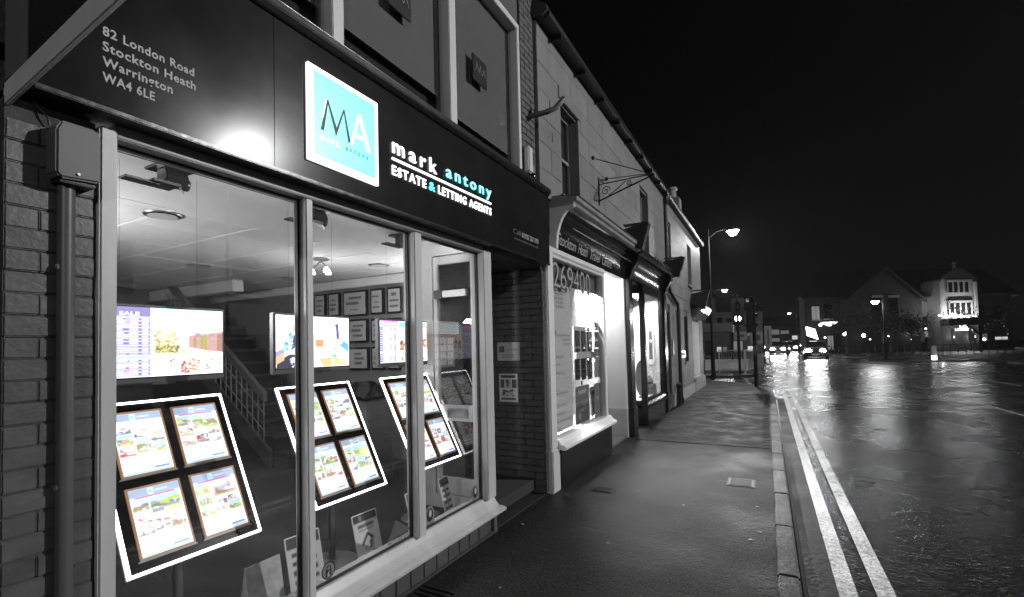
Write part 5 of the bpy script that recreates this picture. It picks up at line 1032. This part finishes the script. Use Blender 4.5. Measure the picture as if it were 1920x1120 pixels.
# pedestrian guard rail and low wall at the far corner
def guard(a, b, label, n):
    a, b = Vector((*a, 0)), Vector((*b, 0)); t = thing('guard_rail', label, 'railing', ((a.x+b.x)/2, (a.y+b.y)/2, 0), group='guard rails at the far corner')
    for p_ in (a, b): MB().tube([p_, p_+Vector((0, 0, 1.1))], 0.025, 8).build('post', STEEL, t)
    for z in (0.18, 1.06): MB().tube([a+Vector((0,0,z)), b+Vector((0,0,z))], 0.02, 8).build('rail', STEEL, t)
    for i in range(1, n): q = a.lerp(b, i/n); MB().tube([q+Vector((0,0,.18)), q+Vector((0,0,1.06))], 0.009, 6).build('bar', STEEL, t)
guard((-2.0, 23.9), (-0.95, 23.7), 'metal guard rail between the lamp post and the lit signal', 10); guard((-0.9, 23.7), (-0.55, 25.4), 'short metal guard rail running along the kerb past the lit signal', 8)
t = thing('low_wall', 'low pale wall behind the far guard rail', 'wall', (-2.2, 26, 0)); B(-4.5, -0.9, 26.0, 26.25, 0, 0.5).build('wall', mat('low_wall_pale', 0.25, 0.7, var=0.2), t, bevel=0.02); B(-4.55, -0.85, 25.97, 26.28, 0.5, 0.56).build('coping', mat('low_wall_pale'), t, bevel=0.01)
t = thing('litter_bin', 'dark litter bin at the end of the terrace', 'bin', (-2.3, 20.6, 0)); MB().lathe((-2.35, 19.3, 0), [(0.2, 0), (0.22, 0.05), (0.24, 0.9), (0.26, 0.95), (0.22, 1.05), (0.08, 1.12)], 18).build('body', BLACK, t, smooth=True)
B(-2.52, -2.18, 19.06, 19.09, 0.72, 0.85).build('opening', DARKW, t)
t = thing('street_shelter', 'dark boxed canopy of the shelter behind the lamp post', 'shelter', (-2.2, 27, 0))
B(-3.6, -1.55, 26.9, 28.2, 1.95, 2.45).build('canopy', mat('shelter_dark', 0.015, 0.5), t, bevel=0.03)
for x_ in (-3.5, -1.65):
    for y_ in (27.0, 28.1): MB().tube([(x_, y_, 0), (x_, y_, 1.95)], 0.04, 8).build('post', POLE, t)
B(-3.45, -1.7, 28.08, 28.12, 0.4, 1.9).build('pane', GLASS, t); B(-3.3, -1.8, 27.6, 27.9, 0.45, 0.5).build('bench', STEEL, t)
# direction signs on a post beyond the signals
t = thing('road_sign', 'pale road sign boards on twin posts beyond the traffic signals', 'sign', (-1.0, 34, 0))
for x_ in (-1.7, -0.2): MB().tube([(x_, 34, 0), (x_, 34, 2.6)], 0.04, 8).build('post', POLE, t)
for a in ((-1.9, -1.15, 1.55, 2.1), (-0.95, -0.25, 1.3, 2.05), (-0.15, 0.25, 1.0, 2.4)): B(a[0], a[1], 33.93, 33.96, a[2], a[3]).build('board', mat('sign_board_pale', 0.12, 0.5), t, bevel=0.006); B(a[0]+.15, a[1]-.15, 33.926, 33.931, a[2]+.2, a[3]-.2).build('symbol', BLACK, t)

# ------------------------------------------------------------------ cars coming towards the viewer
CARP = [mat('car_paint_dark', 0.02, 0.2, coat=0.6), mat('car_paint_grey', 0.05, 0.25, coat=0.6), mat('car_paint_light', 0.3, 0.25, coat=0.6)]
def loft(sections):
    m_ = MB(); k = len(sections[0]); vs = [p_ for s_ in sections for p_ in s_]; fs = [(i*k+j, i*k+(j+1) % k, (i+1)*k+(j+1) % k, (i+1)*k+j) for i in range(len(sections)-1) for j in range(k)]
    fs += [tuple(range(k-1, -1, -1)), tuple(range((len(sections)-1)*k, len(sections)*k))]; m_.add(vs, fs); return m_
def car(label, x, y, rz, pm, beam=60.0):
    t = thing('car', label, 'car', (x, y, -0.1), rz, group='cars with headlights on')
    def ring(yy, wb, wt, zb, zt): return [(-wb, yy, zb), (wb, yy, zb), (wb+.03, yy, (zb+zt)/2), (wt, yy, zt-.04), (wt-.08, yy, zt), (-wt+.08, yy, zt), (-wt, yy, zt-.04), (-wb-.03, yy, (zb+zt)/2)]
    loft([ring(-2.05, .62, .6, .32, .60), ring(-1.98, .76, .72, .24, .70), ring(-1.6, .83, .78, .2, .80), ring(-.8, .85, .80, .2, .92), ring(.6, .85, .80, .2, .95), ring(1.6, .84, .78, .22, .95), ring(1.95, .78, .70, .28, .88), ring(2.05, .66, .6, .35, .7)]).build('body', pm, t, smooth=True)
    def cab(yy, wb, wt, zt): return [(-wb, yy, .88), (wb, yy, .88), (wt, yy, zt-.05), (wt-.1, yy, zt), (-wt+.1, yy, zt), (-wt, yy, zt-.05)]
    loft([cab(-1.0, .72, .70, .95), cab(-.35, .76, .58, 1.40), cab(.6, .76, .58, 1.45), cab(1.4, .74, .60, 1.30), cab(1.85, .7, .62, .98)]).build('cabin', pm, t, smooth=True)
    MB().hexa([(-.66,-1.0,.95),(.66,-1.0,.95),(.52,-.42,1.36),(-.52,-.42,1.36),(-.66,-1.02,.96),(.66,-1.02,.96),(.52,-.44,1.375),(-.52,-.44,1.375)]).build('windscreen', BLACKG, t)
    for sx in (-1, 1):
        MB().hexa([(sx*.765,-.85,.95),(sx*.775,-.85,.95),(sx*.775,1.5,.95),(sx*.765,1.5,.95),(sx*.60,-.35,1.33),(sx*.61,-.35,1.33),(sx*.61,1.2,1.30),(sx*.60,1.2,1.30)]).build('side_window', BLACKG, t)
        MB().prism_y([(sx*(.48+.21*math.cos(a)), .66+.15*math.sin(a)) for a in np.linspace(0, 2*math.pi, 16)[:-1]], -2.04, -1.9).build('headlight', mat('headlight', 0.8, 0.4, emit=1, es=beam), t)
        B(sx*.85, sx*1.0, -.75, -.62, .93, 1.06).build('mirror', pm, t, bevel=0.02)
        for yy in (-1.3, 1.3):
            w_ = MB(); w_.tube([(sx*.68, yy, .31), (sx*.86, yy, .31)], .31, 20); wo = w_.build('tyre', BLACK, t, smooth=True); MB().tube([(sx*.855, yy, .31), (sx*.87, yy, .31)], .19, 16).build('rim', STEEL, wo)
    B(-.3, .3, -2.075, -2.05, .42, .56).build('grille', BLACK, t); B(-.26, .26, -2.085, -2.06, .32, .42).build('number_plate', mat('plate_white', 0.6, 0.5), t)
    l = bpy.data.lights.new('headlight_beam', 'SPOT'); l.energy = 900; l.spot_size = math.radians(60); l.spot_blend = 0.8; l.shadow_soft_size = 0.1
    lo = bpy.data.objects.new('headlight_beam', l); COL.objects.link(lo); lo.parent = t; lo.location = (0, -2.2, .66); lo.rotation_euler = (math.radians(84), 0, math.pi)
    return t
def gpw(x, w): v = at(x, 660, w=w); return v.x, v.y
for x, w, lab, k, e in ((1535, 38, 'dark car with two bright headlights nearest of the oncoming traffic', 0, 110), (1463, 50, 'car with dazzling headlights at the left of the oncoming queue', 1, 130), (1487, 58, 'small car with headlights behind the left one in the queue', 2, 150), (1473, 74, 'farthest car in the oncoming queue', 0, 160), (1448, 66, 'car with headlights half hidden behind the signal pole', 1, 70), (1497, 82, 'tiny car with headlights farthest to the right of the queue', 2, 80)):
    px, py = gpw(x, w); car(lab, px, py+2.0, math.radians(-6), CARP[k if k != 2 else 1], e*1.4)
# illuminated island bollard
p = at(1752, 676, w=30); t = thing('island_bollard', 'small lit traffic island bollard in the junction', 'bollard', (p.x, p.y, -0.1))
MB().prism_z([(p.x+1.6*math.cos(a), p.y+0.6*math.sin(a)) for a in np.linspace(0, 2*math.pi, 24)[:-1]], -0.15, 0.0).build('island', KERBM, t, bevel=0.01)
B(p.x-.13, p.x+.13, p.y-.06, p.y+.06, 0, .28).build('lit_base', mat('bollard_lit', 0.7, 0.4, emit=1, es=3), t, bevel=0.02); B(p.x-.13, p.x+.13, p.y-.06, p.y+.06, .28, .9).build('shell', mat('bollard_shell', 0.2, 0.5), t, bevel=0.03)
point_light('bollard_glow', (p.x+.35, p.y-.35, .25), 6, 0.05, parent=t)

# ================================================================== THE PUBLIC HOUSE AND OTHER FAR BUILDINGS
PW = 50.0
po = at(1775, 640, w=PW); PB = thing('public_house', 'large gabled public house with a floodlit window bay across the junction', 'building', (po.x, po.y, 0), YAW)
ci, si = math.cos(YAW), math.sin(YAW)
def pl(x, y, dw=0.0):                                   # photo point on the house front -> its local frame
    v = at(x, y, w=PW+dw) - Vector((po.x, po.y, 0)); return Vector((v.x*ci+v.y*si, -v.x*si+v.y*ci, v.z))
def pbox(name, x0, x1, yt, yb, d0, d1, m, par=None, bevel=0.0):
    a, b = pl(x0, yt), pl(x1, yb); z0, z1 = min(a.z, b.z), max(a.z, b.z)
    return B(a.x, b.x, d0, d1, max(z0, 0.0), z1).build(name, m, par or PB, bevel=bevel)
PBR = mat('pub_brick', 0.02, 0.8, var=0.25, scale=3); PBS = mat('pub_stone', 0.22, 0.7, var=0.12, scale=3); PSL = mat('pub_slate', 0.02, 0.7, var=0.3, scale=3); PDK = mat('pub_glass_dark', 0.01, 0.15)
PLIT = mat('pub_lit_window', 0.5, 0.6, emit=1, es=0.55); PLIT2 = mat('pub_dim_window', 0.3, 0.6, emit=1, es=0.12); PGL = mat('pub_lamp_glow', 0.8, 0.5, emit=1, es=14)
a, b = pl(1512, 563), pl(1900, 563)
MB().prism_z([(a.x, 0.0), (b.x, 0.0), (b.x+6, 9.0), (a.x+6.2, 9.0)], 0.0, a.z).build('wall', PBR, PB)
a, b = pl(1510, 563), pl(1905, 563)
MB().add([(a.x-.2, -.5, a.z), (b.x+.3, -.5, a.z), (b.x+6.5, 9.4, a.z), (a.x+6.4, 9.4, a.z), (a.x+4.6, 4.4, a.z+3.6), (b.x+1.0, 4.4, a.z+3.6)], [(0,1,5,4), (1,2,5), (2,3,4,5), (3,0,4), (0,3,2,1)]).build('roof', PSL, PB)
# left gabled wing
g0, g1, ga = pl(1575, 560), pl(1712, 560), pl(1645, 503)
MB().prism_y([(g0.x, 0), (g1.x, 0), (g1.x, g1.z-.4), (ga.x, ga.z-.35), (g0.x, g0.z-.4)], -1.2, 3.0).build('gable_wing', PBR, PB)
for q0, q1 in ((g0, ga), (g1, ga)):
    d_ = (q1-q0); MB().hexa([q0+Vector((-d_.x*.06, -1.5-q0.y, -.42)), q1+Vector((0, -1.5-q1.y, -.25)), q1+Vector((0, 3.2-q1.y, -.25)), q0+Vector((-d_.x*.06, 3.2-q0.y, -.42)), q0+Vector((-d_.x*.06, -1.5-q0.y, -.2)), q1+Vector((0, -1.5-q1.y, 0)), q1+Vector((0, 3.2-q1.y, 0)), q0+Vector((-d_.x*.06, 3.2-q0.y, -.2))]).build('gable_roof', PSL, PB)
for x0, x1 in ((1622, 1638), (1652, 1668)):
    wn_ = pbox('window', x0, x1, 560, 600, -1.25, -1.15, PDK); pbox('window_frame', x0-2, x1+2, 556, 560, -1.3, -1.15, PBS, wn_)
# floodlit bay
by0, by1 = -1.6, 0.5
pbox('bay', 1742, 1802, 528, 660, by0, by1, PBS)
for x0, x1 in ((1737, 1743), (1801, 1808)): pbox('bay_buttress', x0, x1, 532, 655, by0-.12, by1, PBS)
a, b, c_ = pl(1738, 528), pl(1807, 528), pl(1773, 506); MB().prism_y([(a.x, a.z), (b.x, b.z), (b.x-.5, b.z+.5), (c_.x+.35, c_.z-.15), (c_.x, c_.z), (c_.x-.35, c_.z-.15), (a.x+.5, a.z+.5)], by0-.1, by1+1.5).build('bay_gable', PBR, PB)
MB().lathe((c_.x, by0+.4, c_.z), [(0.18, 0), (0.1, .3), (0.22, .45), (0.05, .7)], 10).build('finial', PBS, PB)
for x0, x1, yt, yb in ((1752, 1792, 533, 551), (1754, 1795, 571, 592)):
    wn_ = pbox('bay_window', x0, x1, yt, yb, by0-.05, by0+.02, PDK); n_ = 4
    for k in range(n_+1): xx = x0+(x1-x0)*k/n_; pbox('mullion', xx-1.3, xx+1.3, yt-1, yb+1, by0-.12, by0-.04, PBS, wn_)
    pbox('lintel', x0-2, x1+2, yt-4, yt-1, by0-.14, by0, PBS, wn_)
pbox('string_course', 1754, 1796, 562.5, 565.5, by0-.1, by0+.02, PDK); 
# side wall washed by the eaves lamps
pbox('lit_wall_panel', 1716, 1738, 566, 594, -.25, .02, PBS); 
a, b = pl(1508, 562), pl(1900, 562); MB().box(a.x, b.x, -.7, .1, a.z-.05, a.z+.12).build('eaves_board', PBR, PB)
def uplight(x, y, dpt, power, label):
    v = pl(x, y); w_ = MB().lathe((v.x, dpt, v.z), [(.12, 0), (.18, .08), (.15, .14)], 12).build('floodlight', PGL, PB); l = point_light('floodlight_glow', (v.x, dpt-.1, v.z+.4), power, .1); l.parent = PB
for x, y, pw_ in ((1762, 597, 220), (1776, 598, 260), (1790, 597, 120), (1727, 596, 60)): uplight(x, y, by0-.75, pw_, '')
for x in (1701, 1718, 1806): v = pl(x, 570); l = point_light('eaves_glow', (v.x, -.5, v.z), 14, .08); l.parent = PB; MB().lathe((v.x, -.35, v.z-.1), [(.06, 0), (.09, .06), (.06, .12)], 10).build('eaves_lamp', PGL, PB)
# entrance canopy and lit ground floor
cn = pbox('entrance_canopy', 1738, 1790, 600, 611, -2.6, by0, PBR); pbox('lit_fascia', 1748, 1778, 618, 621.5, -2.66, -2.6, mat('lit_fascia', 0.8, 0.4, emit=1, es=2.2), cn); pbox('oval_sign', 1756, 1769, 612, 617, -2.7, -2.62, mat('lit_fascia'), cn)
for x in (1745, 1783): pbox('canopy_post', x-1.3, x+1.3, 618, 672, -2.6, -2.4, PBS, cn)
wins = [(1523,1537,575,600,PLIT2),(1545,1560,570,598,PDK),(1552,1562,630,655,PLIT2),(1590,1604,632,655,PLIT2),(1648,1662,630,655,PLIT2),(1684,1700,632,650,PLIT2),(1722,1740,622,632,PLIT2),(1800,1812,628,640,PLIT),(1818,1834,624,640,PLIT2),(1840,1850,626,638,PLIT2),(1866,1888,632,637,PLIT),(1680,1700,575,600,PDK),(1830,1846,575,600,PDK),(1862,1878,575,600,PDK)]
for x0, x1, y0, y1, m_ in wins:
    wn_ = pbox('window', x0, x1, y0, y1, -.08, .0, m_); pbox('sill', x0-1, x1+1, y1, y1+1.5, -.2, .0, PBS, wn_); xm = (x0+x1)/2; pbox('glazing_bar', xm-.4, xm+.4, y0, y1, -.12, -.08, PDK, wn_)
for x, y, r_, es_ in ((1517,611,.16,1),(1525,634,.10,1),(1560,628,.16,1),(1564,624,.1,1),(1595,630,.2,1),(1606,637,.08,1),(1640,631,.09,1),(1707,618,.1,1),(1756,633,.13,1),(1792,632,.2,1),(1812,637,.14,1),(1682,637,.1,1)):
    v = pl(x, y); MB().lathe((v.x, -1.9, v.z), [(r_*.4, -r_), (r_, -r_*.3), (r_*.8, r_*.6), (r_*.2, r_)], 12).build('wall_lantern', mat('lantern_glow', 0.8, 0.4, emit=1, es=4), PB)
v = pl(1545, 609); MB().lathe((v.x, -.9, v.z), [(.1, -.2), (.5, 0), (.75, .2), (.72, .24)], 18).build('bowl_light', mat('bowl_glow', 0.8, 0.4, emit=1, es=1.8), PB)
l = point_light('forecourt_glow', pl(1690, 625)+Vector((0, -1.5, 0)), 20, .15); l.parent = PB
# lit shop sign at the left of the house
t = thing('lit_box_sign', 'bright tilted box sign at the left corner of the public house', 'sign', (0, 0, 0), YAW)
v = at(1524, 622, w=48); t.location = (v.x, v.y, v.z-1); MB().hexa([(-.5,0,.6),(.55,0,.2),(.55,.2,.2),(-.5,.2,.6),(-.6,0,1.5),(.25,0,1.25),(.25,.2,1.25),(-.6,.2,1.5)]).build('box', mat('box_sign_lit', 0.8, 0.4, emit=1, es=5.0), t, bevel=0.02); MB().tube([(0,.1,-3.0),(0,.1,.6)], .05, 8).build('post', POLE, t)
# trees before the house
LEAFM = mat('leaf_dark', 0.05, 0.6, var=0.5, scale=2); BARK = mat('bark', 0.05, 0.9, var=0.3, scale=10)
def tree(x, y, h, r, label, seed, n=700):
    rr = random.Random(seed); t = thing('tree', label, 'tree', (x, y, 0.0), group='trees before the public house')
    MB().tube([(x, y, 0), (x+.05, y, h*.35), (x-.05, y+.05, h*.7)], [.14, .10, .04], 9).build('trunk', BARK, t, smooth=True)
    lim = MB(); tips = []
    for k in range(9):
        a = rr.uniform(0, 6.28); z0 = h*rr.uniform(.32, .6); e = Vector((x+math.cos(a)*r*.75, y+math.sin(a)*r*.75, z0+h*rr.uniform(.12, .32))); lim.tube([(x, y, z0), ((x+e.x)/2, (y+e.y)/2, (z0+e.z)/2+.15), e], [.05, .035, .012], 6); tips.append(e)
    lim.build('limbs', BARK, t)
    lm = MB()
    for k in range(n):
        c = rr.choice(tips) if rr.random() < .65 else Vector((x, y, h*.66)); q = c + Vector((rr.gauss(0, r*.3), rr.gauss(0, r*.3), rr.gauss(0, h*.1)))
        a = Vector((rr.uniform(-1, 1), rr.uniform(-1, 1), rr.uniform(-1, 1))).normalized()*.11; b_ = a.orthogonal().normalized()*.07; lm.add([q-a, q+b_, q+a, q-b_], [(0,1,2,3)])
    lm.build('crown', LEAFM, t)
for x, w, h, r_, lab in ((1590, 44, 4.6, 1.9, 'dark leafy tree at the left before the public house'), (1672, 42, 4.2, 1.6, 'dark leafy tree right of the brightest street lamp'), (1712, 44, 3.9, 1.4, 'small dark tree beside the floodlit bay'), (1840, 43, 4.4, 2.0, 'dark leafy tree at the right before the public house')):
    p = at(x, 670, w=w); tree(p.x, p.y, h, r_, lab, x)
# parasols and fence on the forecourt
for x, lab in ((1660, 'closed patio parasol below the brightest street lamp'), (1732, 'closed patio parasol left of the entrance canopy'), (1822, 'closed patio parasol right of the entrance canopy')):
    p = at(x, 670, w=42); t = thing('parasol', lab, 'parasol', (p.x, p.y, 0), group='closed patio parasols'); MB().tube([(p.x, p.y, 0), (p.x, p.y, 2.4)], .03, 8).build('pole', POLE, t); MB().lathe((p.x, p.y, 1.0), [(.10, 0), (.16, .25), (.12, .9), (.03, 1.4)], 12).build('canopy', mat('parasol_cloth', 0.16, 0.8), t, smooth=True); MB().lathe((p.x, p.y, 0.02), [(.3, 0), (.3, .06), (.05, .1)], 14).build('base', DARK, t)
p0, p1 = at(1560, 668, w=40), at(1900, 668, w=38); t = thing('forecourt_fence', 'low dark fence along the far side of the junction', 'fence', ((p0.x+p1.x)/2, (p0.y+p1.y)/2, 0))
for k in range(25): q = p0.lerp(p1, k/24); MB().tube([(q.x, q.y, 0), (q.x, q.y, .85)], .03, 6).build('post', DARK, t)
for z in (.3, .8): MB().tube([(p0.x, p0.y, z), (p1.x, p1.y, z)], .02, 6).build('rail', DARK, t)
# far buildings
def far_block(x0, x1, yt, w, lab, lits, depth=7.0, roof=True, base=0.09):
    a, b = at(x0, yt, w=w), at(x1, yt, w=w); o = at((x0+x1)/2, 650, w=w); t = thing('far_building', lab, 'building', (o.x, o.y, 0), YAW, group='distant buildings')
    W_ = (b-a).length/2; H_ = (a.z+b.z)/2; B(-W_, W_, 0, depth, 0, H_).build('wall', mat('far_wall_%g' % base, base, 0.8, var=0.25, scale=2), t)
    if roof: MB().prism_x([(-.3, H_), (depth/2, H_+depth*.34), (depth+.3, H_)], -W_-.2, W_+.2).build('roof', PSL, t)
    s_ = w/F; xm = (x0+x1)/2
    for (wx0, wx1, wy0, wy1, m_) in lits:
        za, zb = at(xm, wy0, w=w).z, at(xm, wy1, w=w).z; wn_ = B((wx0-xm)*s_, (wx1-xm)*s_, -.06, 0, max(.2, zb), za).build('window', m_, t); B((wx0-xm)*s_-.08, (wx1-xm)*s_+.08, -.14, 0, max(.12, zb-.1), max(.2, zb)).build('sill', PBS, wn_)
    return t
far_block(1436, 1512, 612, 110, 'low distant building with dim lit shopfronts behind the car queue', [(1440, 1462, 618, 627, PLIT2), (1465, 1480, 620, 626, PLIT2), (1484, 1500, 618, 626, PDK), (1441, 1462, 634, 652, PLIT2), (1468, 1482, 636, 648, PDK), (1486, 1497, 624+6, 637, PLIT)], base=0.14)
far_block(1340, 1432, 585, 62, 'dark gabled house beyond the guard rail', [(1346, 1356, 595, 612, PDK), (1364, 1374, 597, 612, PDK), (1344, 1352, 650, 662, PLIT), (1356, 1362, 650, 662, PLIT2), (1372, 1392, 640, 664, PLIT2), (1402, 1414, 650, 664, PLIT)], base=0.10)
far_block(1296, 1344, 560, 40, 'dark building end just past the terrace', [(1326, 1334, 590, 612, PDK), (1322, 1332, 640, 668, PDK)], base=0.05)
far_block(1512, 1562, 560, 62, 'dark tall building left of the public house', [(1516, 1526, 570, 592, PLIT2), (1532, 1546, 566, 590, PDK), (1518, 1530, 598, 612, PLIT2)], depth=1.2, base=0.03)
# opposite side of the street (seen only as reflections in the shop glass)
ob = thing('opposite_terrace', 'brick terrace across the road with one lit shop, seen in the glass reflections', 'building', (14, 12, 0))
B(14.3, 22, -14, 34, 0, 6.4).build('wall', mat('opposite_wall', 0.09, 0.8, var=0.25, scale=3), ob); MB().prism_y([(14.0, 6.4), (18.2, 9.0), (22, 6.4)], -14, 34).build('roof', SLATE, ob)
B(14.1, 14.3, 22.4, 26.1, 2.4, 3.2).build('lit_sign', mat('opposite_sign', 0.8, 0.4, emit=1, es=1.6), ob); B(14.25, 14.3, 23.2, 25.8, 0.25, 2.2).build('lit_window', mat('opposite_window', 0.5, 0.5, emit=1, es=0.35), ob)
for r_ in range(4):
    for q in range(3): B(14.2, 14.24, 23.5+q*.75, 24.05+q*.75, .4+r_*.46, .76+r_*.46).build('window_card', mat('window_card', 0.8, 0.5, emit=1, es=1.4), ob)
for k in range(10):
    yy = -11+k*4.4; wn_ = B(14.22, 14.3, yy, yy+1.1, 3.8, 5.3).build('upper_window', PDK, ob); B(14.18, 14.3, yy-.1, yy+1.2, 3.7, 3.8).build('sill', PBS, wn_)
    if not 20 < yy < 26: B(14.22, 14.3, yy-.6, yy+1.8, .6, 2.2).build('shop_window', PLIT2 if k % 3 == 0 else PDK, ob)

# ================================================================== DAMP NIGHT AIR
hz = B(-125, 125, -65, 245, -1.2, 16).build('haze', mat('haze_placeholder')); hz['kind'] = 'stuff'
hm = bpy.data.materials.new('damp_air'); hm.use_nodes = True; hm.node_tree.nodes.clear()
ho = hm.node_tree.nodes.new('ShaderNodeOutputMaterial'); hv = hm.node_tree.nodes.new('ShaderNodeVolumePrincipled')
hv.inputs['Color'].default_value = (0.9, 0.9, 0.9, 1); hv.inputs['Density'].default_value = 0.00032; hv.inputs['Anisotropy'].default_value = 0.3
hm.node_tree.links.new(hv.outputs[0], ho.inputs['Volume']); hz.data.materials.clear(); hz.data.materials.append(hm)
